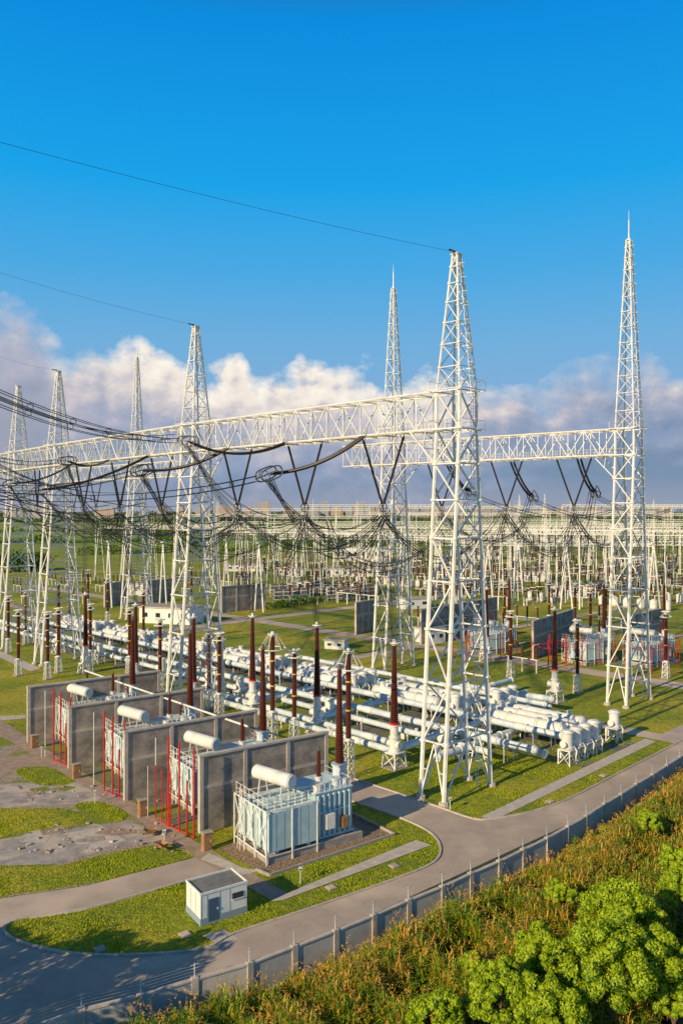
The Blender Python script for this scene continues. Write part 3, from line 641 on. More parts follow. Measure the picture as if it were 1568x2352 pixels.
def vdis():
    a,s,m=MB(),MB(),MB()
    s.lattice(0,1.7,1.5,1.4,.06,STEEL,1); s.box((0,0,1.75),(1.6,1.6,.1),STEEL)
    a.lathe((0,0,1.8),(0,0,1),[(0,.6),(.12,.75),(.3,.75),(.31,.64),(1.9,.64),(1.91,.78),(2.06,.78),(2.07,.6),(2.2,.55)],PIPE2,18)
    a.lathe((0,0,2.5),(0,1,0),[(-1.1,.36),(-1.0,.44),(-.9,.3),(.9,.3),(1.0,.44),(1.1,.36)],PIPE2,12)
    m.box((.75,.2,1.1),(.5,.6,.9),PIPE2); m.tor((-.2,-.7,1.1),.35,.07,STEEL,ax=(1,0,0)); m.tube([(-.5,-.5,2.2),(-.9,-.6,1.6),(-.7,-.6,.3)],.1,PIPE2,7)
    return [('vertical_tank',a),('steel_stand',s),('drive_box',m)]
VD=thing('gas_insulated_disconnector',vdis(),'short vertical white disconnector tank on a steel stand','disconnector','vertical white disconnector tanks',AB(-3.5,16.8),RA)
for a in(-3.5,17,37,57.5,78,99,120):
    for b in((22.4,24.6,26.8) if a>0 else (18.9,21.0,23.2)): cp(VD,AB(a,b))
for a,b in((8,8.4),(28,8.4),(48,8.4),(70,8.4),(92,8.4),(14.5,31),(14.5,28.8),(14.5,33),(-3,29.6)): cp(VD,AB(a,b))
# ---------------- hut
def house():
    w,h,t=3.7,2.6,2.2; wl,rf,pl,dr,wn,j=MB(),MB(),MB(),MB(),MB(),MB()
    wl.box((w/2,h/2,.5+(t-.5)/2),(w,h,t-.5),WHITE); pl.box((w/2,h/2,.25),(w+.06,h+.06,.5),GREYP)
    rf.box((w/2,.0,t+.08),(w+.08,.09,.16),WHITE); rf.box((w/2,h,t+.08),(w+.08,.09,.16),WHITE); rf.box((0,h/2,t+.08),(.09,h-.1,.16),WHITE); rf.box((w,h/2,t+.08),(.09,h-.1,.16),WHITE)
    rf.box((w/2,h/2,t+.02),(w-.11,h-.11,.04),ROOFD)
    dr.box((1.0,-.02,.98),(.8,.06,1.6),DOOR); dr.box((1.3,-.07,1.0),(.05,.06,.15),STEEL)
    wn.box((2.95,-.02,1.5),(.9,.05,.42),GLASS); wn.box((2.95,-.04,1.26),(1.0,.08,.04),WHITE)
    for x in(.03,.5,1.5,2.3): j.box((x,-.008,1.32),(.03,.02,1.6),GREYP)
    for y in(.87,1.73): j.box((-.008,y,1.32),(.02,.03,1.6),GREYP)
    return [('wall',wl),('roof',rf),('plinth',pl),('door',dr),('window',wn),('panel_joints',j)]
thing('pump_house',house(),'tiny flat-roofed white panel hut with blue-grey plinth on grass','building',None,G(461,2128),math.atan2(1.9,2.85))
sheet('concrete_pavement',[(465,2150),(515,2135),(550,2158),(500,2170)],.03,LCONC)
# ---------------- perimeter wall
wt=[(60,2362),(187,2318),(323,2285),(447,2247),(573,2211),(675,2172),(770,2136),(857,2101),(937,2066),(1015,2035),(1080,2005),(1145,1977),(1200,1950),(1255,1924),(1303,1897),(1345,1873),(1387,1845),(1425,1823),(1460,1800),(1497,1778),(1530,1757),(1560,1738),(1600,1716),(1650,1690)]
WP=[G(x,y,2.2).xy.to_3d() for x,y in wt]
for i,(p,q) in enumerate(zip(WP,WP[1:])):
    d=q-p; L_=d.length; n,c,co_,po=MB(),MB(),MB(),MB()
    n.box((L_/2,0,1.05),(L_-.36,.18,2.1),FENCEC); c.box((0,0,1.12),(.4,.34,2.3),LCONC); co_.box((L_/2,0,2.15),(L_-.4,.3,.1),LCONC)
    po.st((0,0,2.27),(0,0,3.1),.03,STEEL); po.st((-.25,0,3.0),(.25,0,3.05),.025,STEEL,3); po.st((-.2,0,2.8),(.2,0,2.8),.02,STEEL,3)
    for k in range(4): po.st((0,0,2.45+k*.18),(L_,0,2.45+k*.18),.006,STEEL,3)
    thing('perimeter_wall',[('rendered_panel',n),('pier',c),('coping',co_),('electric_fence',po)],'grey rendered perimeter wall section topped by electric fence wires','wall','grey perimeter wall sections with fence wires',p,math.atan2(d.y,d.x))
# ---------------- vegetation
def npobj(name,quads,mi,mats,**k):
    n=len(quads); me=bpy.data.meshes.new(name); me.vertices.add(n*4); me.vertices.foreach_set('co',quads.reshape(-1).astype(np.float32))
    me.loops.add(n*4); me.loops.foreach_set('vertex_index',np.arange(n*4,dtype=np.int32)); me.polygons.add(n)
    me.polygons.foreach_set('loop_start',np.arange(0,n*4,4,dtype=np.int32)); me.polygons.foreach_set('material_index',mi.astype(np.int32))
    for m in mats: me.materials.append(m)
    me.update(calc_edges=True); me.validate(); o=bpy.data.objects.new(name,me); col.objects.link(o); return o
def leaves(C,size,asp=.6,N_=None):
    n=len(C)
    if N_ is None: a=NR.normal(size=(n,3)); a/=np.linalg.norm(a,axis=1)[:,None]
    else:
        a=np.cross(N_+NR.normal(size=(n,3))*.45,NR.normal(size=(n,3))); a/=np.linalg.norm(a,axis=1)[:,None]
    b=NR.normal(size=(n,3)) if N_ is None else np.cross(N_+NR.normal(size=(n,3))*.3,a); b-=a*(a*b).sum(1)[:,None]; b/=np.linalg.norm(b,axis=1)[:,None]
    s=(size*(.6+.8*NR.rand(n)))[:,None]; a=a*s/2; b=b*s*asp/2
    return np.stack([C-a,C-b,C+a,C+b],1)
def crown(R_,H,n,size,nc=70):
    cs=[];lit=[];ns=[]; ph=NR.rand(3)*6
    for i in range(nc):
        z=1-1.35*(i+.5)/nc; th=i*2.39996+NR.rand()*1.2; q=math.sqrt(max(0,1-z*z)); d=np.array([q*math.cos(th),q*math.sin(th),z])
        rr=(.68+.30*NR.rand())*(1+.16*math.sin(2*th+ph[0])+.12*math.sin(3*z*3+ph[1])); c=d*rr*np.array([R_,R_,H]); r=R_*(.13+.17*NR.rand()**1.4)
        m=int(n/nc*(.4+1.2*(r/R_/.2)**1.5*.6)); p=NR.normal(size=(m,3)); p/=np.linalg.norm(p,axis=1)[:,None]; p+=d*.3; p/=np.linalg.norm(p,axis=1)[:,None]
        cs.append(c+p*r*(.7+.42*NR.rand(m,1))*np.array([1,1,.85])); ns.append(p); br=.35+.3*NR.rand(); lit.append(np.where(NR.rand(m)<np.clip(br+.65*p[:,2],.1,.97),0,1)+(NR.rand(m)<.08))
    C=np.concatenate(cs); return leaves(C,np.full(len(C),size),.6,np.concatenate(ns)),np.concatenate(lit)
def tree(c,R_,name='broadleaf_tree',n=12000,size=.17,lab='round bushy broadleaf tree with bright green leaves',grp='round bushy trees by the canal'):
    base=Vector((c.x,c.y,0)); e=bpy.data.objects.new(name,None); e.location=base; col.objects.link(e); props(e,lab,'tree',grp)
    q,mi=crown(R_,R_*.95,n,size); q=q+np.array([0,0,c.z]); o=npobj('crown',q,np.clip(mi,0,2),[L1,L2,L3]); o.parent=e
    mb=MB(); mb.tube([(0,0,0),(.08,.05,c.z*.5),(0,.1,c.z)],[R_*.09,R_*.07,R_*.04],BARK,8)
    for i in range(6):
        a=i*1.05; mb.tube([(0,.05,c.z*.45+i*.1),(R_*.3*math.cos(a),R_*.3*math.sin(a),c.z*.8),(R_*.65*math.cos(a),R_*.65*math.sin(a),c.z*1.15)],[R_*.045,R_*.03,R_*.012],BARK,6)
    t=bpy.data.objects.new('trunk',mb.mesh('trunk')); t.parent=e; col.objects.link(t)
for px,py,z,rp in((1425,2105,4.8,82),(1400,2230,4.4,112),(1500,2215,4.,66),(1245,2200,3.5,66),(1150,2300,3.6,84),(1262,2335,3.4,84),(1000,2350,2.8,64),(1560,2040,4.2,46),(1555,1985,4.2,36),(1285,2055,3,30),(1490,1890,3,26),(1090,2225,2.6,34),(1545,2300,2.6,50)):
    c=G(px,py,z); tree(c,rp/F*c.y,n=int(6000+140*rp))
for x,y in((-24.5,40),(-30.5,41),(-37,42),(-22.8,35.5),(-29,36)): tree(Vector((x,y,6.2)),3.5,n=3500,size=.4,lab='leafy broadleaf tree beside the perimeter road',grp='trees beside the road')
def reedband():
    seg=list(zip(WP[:-1],WP[1:])); Ls=np.array([(q-p).length for p,q in seg]); 
    N=22000; idx=NR.choice(len(seg),N,p=Ls/Ls.sum()); t=NR.rand(N); off=.5+17*NR.rand(N)**.9
    a=np.array([[p.x,p.y] for p,q in seg]); b=np.array([[q.x,q.y] for p,q in seg])
    P=a[idx]+(b-a)[idx]*t[:,None]+np.array([.63,-.77])*off[:,None]
    pat=np.sin(P[:,0]*.9+1)*np.sin(P[:,1]*.7)+.6*np.sin(P[:,0]*2.1+P[:,1]*1.3)
    keep=pat+NR.normal(size=N)*.35>-.6; P=P[keep]; off=off[keep]; pat=pat[keep]; N=len(P)
    h=np.clip((1.7+1.0*pat+NR.rand(N)*1.0)*np.clip(off/3.2,.22,1)+.3,.35,3.5)
    Q=[];M=[]
    kind=(np.sin(P[:,0]*.35+2)+np.sin(P[:,1]*.4)+NR.normal(size=N)*.6)
    for k in range(10):
        an=NR.rand(N)*2*np.pi; dr=np.stack([np.cos(an),np.sin(an)],1); l=h*(.18+.32*NR.rand(N)); z0=np.maximum(0,h-l)*(.3+.7*NR.rand(N)); lean=(.5+.6*NR.rand(N))*l*.8
        w=.018+.022*NR.rand(N); sd=np.stack([-dr[:,1],dr[:,0]],1)*w[:,None]
        b0=np.c_[P,z0]; m0=np.c_[P+dr*(lean*.4)[:,None],z0+l*.6]; e0=np.c_[P+dr*lean[:,None],z0+l*.6]
        s3=np.c_[sd,np.zeros(N)]
        Q.append(np.stack([b0-s3,b0+s3,m0+s3,m0-s3],1)); Q.append(np.stack([m0-s3,m0+s3,e0+s3*.1,e0-s3*.1],1))
        r=NR.rand(N); tip=(z0>.58*h); mm=np.where(kind>-.1,np.where(tip&(r<.6),2,np.where(r<.5,1,0)),np.where(r<.45,0,np.where(r<.58,3,np.where(r<.85,1,4))))
        M+= [mm,mm]
    sel=NR.choice(N,5200); C=[];
    for j in range(9):
        s_=j/9; C.append(np.c_[P[sel]+np.stack([np.cos(sel*1.7),np.sin(sel*1.7)],1)*(s_*.25)+NR.normal(size=(len(sel),2))*.035,h[sel]+.05+s_*.5-s_*s_*.15])
    C=np.concatenate(C); fq=leaves(C,np.full(len(C),.1),.45)
    o=npobj('reed_bed',np.concatenate(Q+[fq]),np.concatenate(M+[np.where(NR.rand(len(C))<.75,2,1)]),[L2,RY,RB,L3,L1]); props(o,'dense feathery golden reeds and tall grass outside the perimeter wall','reeds',kind='stuff')
    N2=170000; cN=520; ci=NR.randint(0,N,cN); C=P[ci]; r=(.3+.8*NR.rand(cN)**1.5)*np.clip(off[ci]/3,.4,1); k=NR.randint(0,cN,N2); p=NR.normal(size=(N2,3)); p/=np.linalg.norm(p,axis=1)[:,None]; p[:,2]=np.abs(p[:,2])
    L=np.c_[C[k],np.full(N2,.4)+.5*r[k]]+p*(r[k]*(.6+.6*NR.rand(N2)))[:,None]*np.array([1,1,1.9])
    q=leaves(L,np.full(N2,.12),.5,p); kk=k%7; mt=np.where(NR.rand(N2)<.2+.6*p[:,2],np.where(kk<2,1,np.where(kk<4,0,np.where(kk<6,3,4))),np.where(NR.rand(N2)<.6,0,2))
    o=npobj('shrub_thicket',q,mt,[L2,L1,L3,RY,RB]); props(o,'leafy shrubs with golden tips mixed into the reeds','shrubs',kind='stuff')
reedband()
def inpoly(X,Y,P):
    r=np.zeros(len(X),bool); n=len(P)
    for i in range(n):
        x1,y1=P[i];x2,y2=P[(i+1)%n]; c=((y1>Y)!=(y2>Y)); xx=(x2-x1)*(Y-y1)/((y2-y1) if y2!=y1 else 1e-9)+x1; r^=c&(X<xx)
    return r
def tufts():
    Qs=[]
    LW=[([G(*p).xy for p in ISL],[[G(*p).xy for p in((500,1950),(620,2012),(907,1920),(800,1866),(700,1820))],[G(*p).xy for p in((590,2050),(650,2075),(995,1945),(950,1925),(655,2048),(560,1990))],[G(*p).xy for p in((400,2090),(460,2140),(500,2175),(560,2160),(565,2090),(500,2060))]],26000),
        ([G(*p).xy for p in((860,1790),(1000,1840),(1085,1872),(1110,1870),(1475,1698),(1430,1690),(1000,1700),(840,1720))],[],22000),
        ([G(*p).xy for p in((1150,1880),(1215,1862),(1300,1833),(1400,1783),(1560,1702),(1510,1706))],[],8000)]
    LW+=[([G(*p).xy for p in g_],[],n_) for g_,n_ in zip(GP,(4000,1500,9000,1500))]
    for poly,ex,N in LW:
        P=[(p[0],p[1]) for p in poly]; xs=[p[0] for p in P]; ys=[p[1] for p in P]
        X=NR.uniform(min(xs),max(xs),N*2); Y=NR.uniform(min(ys),max(ys),N*2); k=inpoly(X,Y,P)
        for e in ex: k&=~inpoly(X,Y,[(p[0],p[1]) for p in e])
        X=X[k];Y=Y[k]; n=len(X); d=(np.sin(X*1.3)*np.sin(Y*1.1)+np.sin(X*.4+Y*.6)); kp=NR.rand(n)<np.clip(.5+.4*d,.08,1); X=X[kp];Y=Y[kp];d=d[kp];n=len(X)
        h=.05+.06*NR.rand(n)+.04*np.clip(d,0,2)
        an=NR.rand(n)*6.28; w=.045; dx=np.cos(an)*w; dy=np.sin(an)*w; lx=NR.normal(size=n)*.04; z=np.zeros(n)+.02
        Qs.append(np.stack([np.c_[X-dx,Y-dy,z],np.c_[X+dx,Y+dy,z],np.c_[X+dx*.3+lx,Y+dy*.3,h],np.c_[X-dx*.3+lx,Y-dy*.3,h]],1))
    q=np.concatenate(Qs); o=npobj('lawn_grass',q,NR.choice([0,0,1,2],len(q)),[L1,L2,RY]); props(o,'short tufty yellow-green lawn grass beside the roads','grass',kind='stuff')
tufts()
w0,w1=WP[0],WP[-1]; nn=Vector((.63,-.77,0))
def strip(name,o0,o1,z,mat):
    P=[w0+nn*o0-(w1-w0)*.3,w1+nn*o0+(w1-w0)*.2,w1+nn*o1+(w1-w0)*.2,w0+nn*o1-(w1-w0)*.3]; sheet(name,[p.xy for p in P],z,mat,px=False)
strip('embankment_soil',.3,19.5,.03,SOIL); strip('canal_water',19.5,45,.02,WATER)
def treeline(pts,h,n,size,dp=8,ms=None):
    P=[G(*p) for p in pts]; q=[]
    for p,r in zip(P,P[1:]):
        m=int(n/(len(P)-1)); t=NR.rand(m,1); c=np.array(p)[None]*(1-t)+np.array(r)[None]*t
        s=(t[:,0]*(r-p).length)
        hh=h*np.clip(.35+.45*np.sin(s/9)+.3*np.sin(s/3.6)**2+.2*np.sin(s/31),.12,1.2)*(NR.rand(m)**.6)
        c[:,0]+=NR.normal(size=m)*dp*.3; c[:,1]+=NR.normal(size=m)*dp*.5; c[:,2]=hh; q.append(c)
    C=np.concatenate(q); qd=leaves(C,np.full(len(C),size),.8); o=npobj('tree_line',qd,(NR.rand(len(C))*2).astype(int)+0,ms or [L2,L3]); props(o,'distant row of dark green trees along the fields','trees',kind='stuff')
treeline([(-60,1316),(60,1312),(100,1308)],9,2500,1.3); treeline([(180,1275),(420,1268),(700,1262)],6,3500,1.1)
treeline([(-200,1222),(300,1220),(800,1216)],8,4000,2.2,15); treeline([(600,1255),(1000,1250),(1700,1245)],6,4500,1.5,20); treeline([(-100,1250),(200,1246),(500,1240)],7,3500,1.8,12)
treeline([(620,1400),(760,1375),(900,1360)],2.2,2500,.6,4); treeline([(1000,1360),(1250,1352),(1500,1350)],2.5,3000,.7,5)
FM=[FL1,FL2]
treeline([(-300,1200),(500,1198),(1000,1196),(1900,1196)],12,9000,5,40,FM); treeline([(-300,1185),(800,1183),(1900,1183)],22,8000,10,90,FM)
# ---------------- far gantries
def agantry(L_,n,H,sp=True,rb=.1):
    parts=[]; b=MB()
    for i in range(n+1):
        c=MB(); x=L_*i/n
        for e in(-1,1): c.st((x+e*.4,e*2.6,0),(x,e*.5,H),.17,STEEL,5)
        for t in(.3,.6): c.st((x,2.6-2.1*t,H*t),(x,-2.6+2.1*t,H*t),.08,STEEL)
        if sp: c.st((x,0,H),(x,0,H+6),.06,STEEL)
        parts.append(('column',c))
    k=n*8
    for y,z in((-.7,0),(.7,0),(0,1.3)): b.st((0,y,H+z),(L_,y,H+z),rb,STEEL)
    for i in range(k):
        a,e=L_*i/k,L_*(i+1)/k; m=(a+e)/2
        for y in(-.7,.7): b.st((a,y,H),(m,0,H+1.3),rb*.6,STEEL,3); b.st((m,0,H+1.3),(e,y,H),rb*.6,STEEL,3)
        b.st((a,-.7,H),(e,.7,H),.05,STEEL,3)
    for i in range(n*3):
        x=L_*(i+.5)/n/3; q=MB(); q.ribs((x,0,H-3),(0,0,1),3,.22,.22,DARK,step=.5,n=5); q.st((x,0,H-3),(x+1,0,5.5),.07,WIRE,3); parts.append(('hanging_insulator',q))
        q=MB(); q.tube(sag(Vector((x,.5,H)),Vector((x,26,H)),2.2,8),.08,WIRE,3); parts.append(('strung_conductor',q))
    parts.append(('truss_girder',b)); return parts
gf='lower white gantries of the distant switchyard'
GA=thing('small_gantry',agantry(60,4,22),'white A-frame portal gantry with thin lattice girder','gantry',gf,G(1150,1400),math.radians(158))
GL=thing('small_gantry',agantry(90,4,15,False,.18),'low white portal gantry row with lattice girders','gantry',gf,G(1500,1340),math.radians(172))
for px,py,r in((1500,1385,168),(1690,1360,165),(870,1380,160),(1000,1330,165),(1560,1320,172),(1350,1345,165),(700,1350,155),(1650,1400,160),(1250,1335,168),(560,1330,160),(480,1345,150)): cp(GA,G(px,py),math.radians(r))
for px,py,r,s in((1700,1300,175,1),(1250,1300,178,1),(1560,1275,178,1.1),(1150,1270,180,1.1),(1750,1262,178,1.2),(1400,1255,180,1.2),(1050,1250,180,1.2),(1700,1240,180,1.6),(1250,1235,180,1.6),(900,1238,180,1.4),(1800,1225,180,2.1),(1250,1222,180,2.1),(1500,1325,120,.9),(1200,1325,120,.9),(1350,1290,118,1),(1700,1320,174,1),(1600,1290,175,1.1),(1400,1285,177,1.05),(1100,1290,172,1),(900,1290,170,1),(1450,1268,180,1.2),(950,1262,178,1.1),(800,1275,176,1),(700,1232,180,1.5),(760,1250,180,1.2),(1400,1310,172,1),(1050,1310,170,1),(1620,1335,168,1),(850,1225,180,1.9),(1600,1215,180,2.3),(1000,1214,180,2.3),(1650,1250,180,1.3),(1350,1245,180,1.3),(1500,1232,180,1.7),(1100,1230,180,1.6)): cp(GL,G(px,py),math.radians(r),s)
def eq():
    parts=[]; a=MB()
    for x in(-3,0,3):
        b=MB(); a.st((x,0,0),(x,0,2.6),.14,STEEL,5); b.ribs((x,0,2.6),(0,0,1),2.6,.28,.24,PORC,step=.4,n=7); b.st((x,-.9,5.3),(x,.9,5.3),.1,PIPE2,5); parts.append(('post_insulator',b))
    a.st((-3.4,0,2.5),(3.4,0,2.5),.1,STEEL); return parts+[('steel_support',a)]
EQ=thing('disconnect_switch',eq(),'three-phase switch of brown post insulators on white steel supports','switchgear','rows of outdoor switchgear in the yard',AB(30,60),RA)
def lit():
    parts=[]
    for x in(-4,0,4):
        a=MB(); a.lathe((x,0,.3),(0,0,1),[(0,1.1),(.1,1.2),(2.4,1.2),(2.5,.9),(2.9,.3)],PIPE2,14); a.ribs((x,0,3.2),(0,0,1),1.8,.22,.16,PORC,n=7,step=.35); a.box((x,0,.15),(2.6,2.6,.3),CONC); parts.append(('reactor_drum',a))
    return parts
RC=thing('reactor_bank',lit(),'three round cream reactor drums with small brown bushings','reactor','round reactor drums in the yard',AB(60,95),RA)
for i,(px,py) in enumerate(((770,1370),(830,1360),(905,1345),(960,1350),(1240,1382),(1500,1400),(1560,1385),(1410,1392),(700,1352))): cp(RC,G(px,py))
def capb():
    f=MB(); parts=[]
    for x in(-3,0,3):
        for y in(-.7,.7): f.st((x,y,0),(x,y,4.4),.09,STEEL)
    for z in(1.3,2.5,3.7):
        for y in(-.7,.7): f.st((-3,y,z),(3,y,z),.09,STEEL)
        t=MB(); t.box((0,0,z+.03),(6.0,1.2,.06),STEEL)
        for i in range(10): t.box((-2.6+i*.58,0,z+.42),(.34,.9,.7),CAPG)
        parts.append(('capacitor_tier',t))
    for x in(-3,0,3): q=MB(); q.ribs((x,0,0),(0,0,1),1.25,.2,.2,PORC,n=8,step=.3); parts.append(('post_insulator',q))
    return parts+[('steel_frame',f)]
CP=thing('capacitor_bank',capb(),'white steel rack holding tiers of dark grey capacitor cans','capacitor bank','capacitor racks in the yard',G(650,1385),.35)
for px,py in((690,1382),(730,1378),(770,1382),(640,1370),(680,1366),(720,1364),(760,1366),(805,1378),(840,1374),(1080,1362),(1130,1358),(1180,1362),(1320,1368),(1370,1362),(1440,1366),(1000,1375),(1480,1352),(1550,1356),(930,1322),(1020,1318),(1120,1322),(1240,1318),(1330,1322),(1460,1318),(1540,1312),(860,1316),(560,1342),(420,1345),(340,1345),(170,1340)): cp(CP,G(px,py),.35+R.uniform(-.1,.1))
for ri,py in enumerate((1352,1345,1362,1375,1390,1335,1325,1315,1306,1298,1290,1283,1340,1330,1320,1310,1302,1294)):
    for k in range(15):
        px=590+k*72+R.uniform(-34,34)
        if py>1350 and px<640: continue
        cp(EQ,G(px,py+R.uniform(-3,3)),RA+R.choice((0,math.pi/2)),R.uniform(.9,1.4))
for px,py in((230,1360),(270,1352),(180,1385),(430,1368),(470,1360),(320,1372),(960,1440),(1040,1470),(1010,1450),(1400,1440),(1210,1440),(150,1360),(380,1355),(520,1350),(560,1362),(100,1375),(60,1390),(40,1360),(200,1340),(300,1335),(450,1340),(120,1345)): cp(EQ,G(px,py),RA)
def bld(px,py,w,d,h,rot,lab,mat=WHITE):
    a,r=MB(),MB(); a.box((w/2,d/2,h/2),(w,d,h),mat); r.box((w/2,d/2,h+.15),(w+.5,d+.5,.3),LCONC); r.box((w/2,d/2,h+.32),(w-.2,d-.2,.05),CONC)
    k=max(2,int(w/3.5)); parts=[('wall',a),('roof',r)]
    for i in range(k): wn=MB(); wn.box((w*(i+.5)/k,-.02,h*.55),(w/k*.35,.06,h*.28),GLASS); parts.append(('window',wn))
    thing('equipment_building',parts,lab,'building','low buildings in the switchyard',G(px,py),math.radians(rot))
for b_ in((745,1326,22,7,3.6,8),(1255,1372,16,7,4,-10),(1190,1336,14,8,4,5),(636,1322,12,6,3,0),(982,1480,5,5,3,32),(320,1430,15,8,4,-18),(745,1490,4.5,3,1.8,-20),(780,1290,30,9,8,0),(255,1368,14,7,4,0),(520,1312,18,8,3,0),(1420,1300,20,8,5,0),(1050,1285,26,9,6,0),(930,1400,9,5,3,25)):
    bld(*b_,'low flat-roofed pale equipment building with small windows')
mats=[mk('hazed_building_pink',(.50,.37,.32),flat=True),mk('hazed_building_grey',(.38,.38,.42),flat=True)]; FG=mk('far_window_grey',(.20,.21,.25),flat=True)  # distance haze is mixed into the skyline block colours
for i in range(110):
    px=R.choice((R.uniform(590,840),R.uniform(0,600),R.uniform(840,1560),R.uniform(840,1560))); d=R.uniform(2600,4200); w=R.uniform(14,50); h=R.uniform(26,50)*(1.15 if 590<px<840 else .9)
    mb=MB(); mb.box((0,0,h/2),(w,15,h),mats[i%2]); mb.box((w*.2,0,h+1.5),(w*.3,8,3),mats[i%2])
    for k in range(int(h/4)): mb.box((0,-7.55,2.5+k*4),(w*.92,.2,1.3),FG)
    solo('apartment_block',mb,'distant pale apartment block rising on the horizon','building','distant town buildings',loc=((px-784)/F*d,d,0))
def pylon():
    b,c=MB(),MB(); b.lattice(0,38,8,1.6,.16,STEEL,7); b.lattice(38,48,1.6,.3,.12,STEEL,3)
    for z,w in((28,8),(34,10),(40,7)):
        for e in(-1,1): c.st((0,0,z+1.2),(e*w,0,z),.12,STEEL); c.st((0,0,z-.5),(e*w,0,z),.12,STEEL)
    return [('lattice_body',b),('cross_arm',c)]
PY=thing('transmission_pylon',pylon(),'distant grey lattice transmission pylon with three cross arms','pylon','distant transmission pylons',G(1192,1225),.3)
for px,py in((1250,1228),(1170,1215),(1060,1218),(1310,1212),(540,1212),(500,1206),(330,1210),(1440,1214),(720,1210),(940,1206),(820,1204),(1360,1205),(1500,1208)): cp(PY,G(px,py),.3+R.random())
def mast(): 
    a,b=MB(),MB(); a.tube([(0,0,0),(0,0,14),(0,0,26)],[.3,.2,.12],STEEL,7); a.lathe((0,0,13.9),(0,0,1),[(0,.32),(.2,.32)],STEEL,7); b.tube([(0,0,26),(0,0,32)],[.06,.02],STEEL,5); return [('pole',a),('rod_tip',b)]
MS=thing('lightning_mast',mast(),'slender white steel lightning mast in the switchyard','mast','slender lightning masts',G(680,1360))
for px,py in((1090,1370),(1255,1345),(1385,1330),(1475,1310),(1545,1345),(630,1320),(520,1330),(820,1300),(1010,1300),(1180,1300),(1330,1400),(400,1310),(220,1320),(570,1345),(750,1330),(1300,1310),(1130,1330)): cp(MS,G(px,py))
def apole():
    a=MB(); a.st((-2,0,0),(0,0,20),.25,STEEL,7); a.st((2,0,0),(0,0,20),.25,STEEL,7); a.st((-1,0,10),(1,0,10),.12,STEEL); b=MB(); b.box((0,0,20.2),(1.2,1.2,.4),STEEL); b.st((0,-3,20.4),(0,3,20.4),.15,STEEL); return [('twin_legs',a),('crossarm',b)]
AP=thing('a_frame_pole',apole(),'tall white A-frame pole with a short crossarm','pole','white A-frame poles',G(595,1405),RA)
for px,py in((520,1385),(375,1400),(1120,1400),(1190,1390),(1500,1400),(1300,1400),(1010,1395),(250,1395)): cp(AP,G(px,py))
# ---------------- world
wd=bpy.data.worlds.new('World'); sc.world=wd; wd.use_nodes=True; nt=wd.node_tree; L=nt.links; nt.nodes.clear()
el=math.radians(24); S=Vector((-.70*math.cos(el),-.714*math.cos(el),math.sin(el)))
out=nd(nt,'ShaderNodeOutputWorld'); bg=nd(nt,'ShaderNodeBackground'); L.new(bg.outputs[0],out.inputs[0]); bg.inputs[1].default_value=.1
sky=nd(nt,'ShaderNodeTexSky',sky_type='NISHITA'); sky.sun_disc=False; sky.sun_elevation=el; sky.sun_rotation=math.atan2(S.x,S.y)
tc=nd(nt,'ShaderNodeTexCoord'); sp=nd(nt,'ShaderNodeSeparateXYZ'); L.new(tc.outputs['Generated'],sp.inputs[0])
def M(op,a,b=None,c=None):
    n=nd(nt,'ShaderNodeMath',operation=op)
    for i,x in enumerate((a,b,c)):
        if x is None: continue
        if isinstance(x,(int,float)): n.inputs[i].default_value=x
        else: L.new(x,n.inputs[i])
    return n.outputs[0]
def ramp(x,st,interp='LINEAR'):
    r=nd(nt,'ShaderNodeValToRGB'); r.color_ramp.interpolation=interp; e=r.color_ramp.elements; L.new(x,r.inputs[0])
    e[0].position=st[0][0]; e[0].color=(*st[0][1],1); e[1].position=st[-1][0]; e[1].color=(*st[-1][1],1)
    for p,c in st[1:-1]: e.new(p).color=(*c,1)
    return r.outputs[0]
def mix(f,a,b,bt='MIX'):
    n=nd(nt,'ShaderNodeMix',data_type='RGBA',blend_type=bt)
    for i,x in((0,f),(6,a),(7,b)):
        if isinstance(x,(int,float)): n.inputs[i].default_value=x
        elif isinstance(x,tuple): n.inputs[i].default_value=(*x,1)
        else: L.new(x,n.inputs[i])
    return n.outputs[2]
def mrange(x,a,b,c=0.,d=1.,st=False):
    n=nd(nt,'ShaderNodeMapRange'); 
    if st: n.interpolation_type='SMOOTHSTEP'
    for i,v in zip((1,2,3,4),(a,b,c,d)): n.inputs[i].default_value=v
    L.new(x,n.inputs[0]); return n.outputs[0]
az=M('ARCTAN2',sp.outputs[0],sp.outputs[1]); elv=sp.outputs[2]
grad=ramp(elv,[(0,(.36,.43,.56)),(.08,(.27,.42,.64)),(.2,(.16,.43,.73)),(.28,(.065,.40,.78)),(.37,(.006,.37,.83)),(.52,(.0,.265,.75)),(.59,(.02,.10,.26)),(1,(.04,.05,.10))])
skyc=mix(.96,mix(1.0,sky.outputs[0],(.1,.1,.1),'MULTIPLY'),grad)
cb=nd(nt,'ShaderNodeCombineXYZ'); L.new(az,cb.inputs[0]); L.new(M('MULTIPLY',elv,1.35),cb.inputs[1])
def noise(vec,s,d=6,r=.6):
    n=nd(nt,'ShaderNodeTexNoise'); n.inputs['Scale'].default_value=s; n.inputs['Detail'].default_value=d; n.inputs['Roughness'].default_value=r; L.new(vec,n.inputs['Vector']); return n
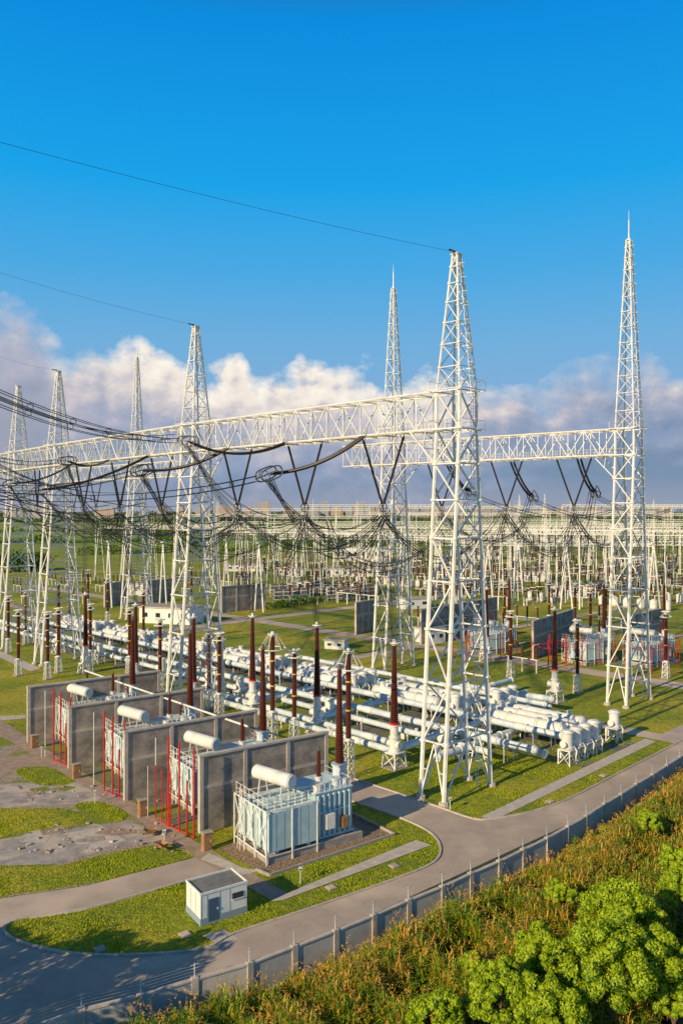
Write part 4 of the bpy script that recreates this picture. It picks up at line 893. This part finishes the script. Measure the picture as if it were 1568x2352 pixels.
def puff(vec):
    n1=noise(vec,11,8,.62); w=nd(nt,'ShaderNodeVectorMath',operation='MULTIPLY_ADD')
    wn=noise(vec,24,3,.6)
    L.new(wn.outputs[1],w.inputs[0]); w.inputs[1].default_value=(.05,.05,.0); L.new(vec,w.inputs[2])
    v=nd(nt,'ShaderNodeTexVoronoi'); v.inputs['Scale'].default_value=30; L.new(w.outputs[0],v.inputs['Vector'])
    return M('ADD',M('MULTIPLY',M('SUBTRACT',n1.outputs[0],.5),2.1),M('MULTIPLY',M('SUBTRACT',.45,v.outputs[0]),.36))
hs_=[(0,.235),(90,.23),(165,.19),(210,.205),(320,.212),(430,.195),(465,.17),(540,.195),(600,.16),(660,.178),(700,.195),(850,.178),(890,.155),(975,.175),(1050,.162),(1250,.165),(1340,.185),(1480,.195),(1568,.175)]
hh=ramp(mrange(az,-.45,.45),[((math.atan((x-784)/F)+.45)/.9,(y*2.5*.93,)*3) for x,y in hs_],'EASE')
h=M('MULTIPLY',hh,.4)
p0=puff(cb.outputs[0])
of=nd(nt,'ShaderNodeVectorMath',operation='ADD'); L.new(cb.outputs[0],of.inputs[0]); of.inputs[1].default_value=(-.010,.012,0); p1=puff(of.outputs[0])
rel=M('SUBTRACT',h,elv)
dens=M('ADD',rel,M('MULTIPLY',p0,.055))
lf=mrange(az,-.24,-.40); rt=mrange(az,.08,.22)
soften=M('ADD',.022,M('MULTIPLY',M('ADD',lf,rt),.024))
dm=M('MULTIPLY',M('ADD',dens,.007),M('DIVIDE',1.,soften)); dmn=nd(nt,'ShaderNodeClamp'); L.new(dm,dmn.inputs[0]); dm=dmn.outputs[0]
relief=M('MULTIPLY',M('SUBTRACT',p0,p1),.7)
shade=M('ADD',M('MULTIPLY',dens,-6.2),M('ADD',relief,M('SUBTRACT',1.0,M('ADD',M('MULTIPLY',lf,.32),M('MULTIPLY',rt,.30)))))
ccol=ramp(shade,[(0,(.20,.29,.43)),(.22,(.27,.34,.49)),(.45,(.40,.43,.55)),(.63,(.62,.58,.61)),(.8,(.86,.78,.71)),(1,(1.,.93,.82))])
ccol=mix(M('MULTIPLY',lf,.35),ccol,(.60,.51,.52))
soft=noise(cb.outputs[0],7,5,.55).outputs[0]
gap=M('MULTIPLY',mrange(soft,.5,.66),M('ADD',.22,M('MULTIPLY',rt,.35)))
gap=M('MULTIPLY',gap,mrange(elv,.015,.06))
op=M('MULTIPLY',dm,M('SUBTRACT',1.0,gap))
fin=mix(op,skyc,ccol)
fin=mix(mrange(elv,.04,0.,0.,.55),fin,(.42,.41,.48))
fin=mix(1.0,fin,(10.,10.,10.),'MULTIPLY')
L.new(fin,bg.inputs[0])
sun=bpy.data.lights.new('sun','SUN'); sun.energy=5; sun.color=(1,.80,.49); sun.angle=math.radians(.5); so=bpy.data.objects.new('sun',sun); so.rotation_euler=S.to_track_quat('Z','Y').to_euler(); col.objects.link(so)
cam=bpy.data.cameras.new('camera'); co=bpy.data.objects.new('camera',cam); col.objects.link(co); co.location=(0,0,HC); co.rotation_euler=(math.pi/2,0,0)
cam.sensor_fit='VERTICAL'; cam.sensor_height=36; cam.lens=F/2352*36; cam.shift_y=-(1176-HY)/2352; cam.clip_end=20000; cam.clip_start=.5
sc.camera=co
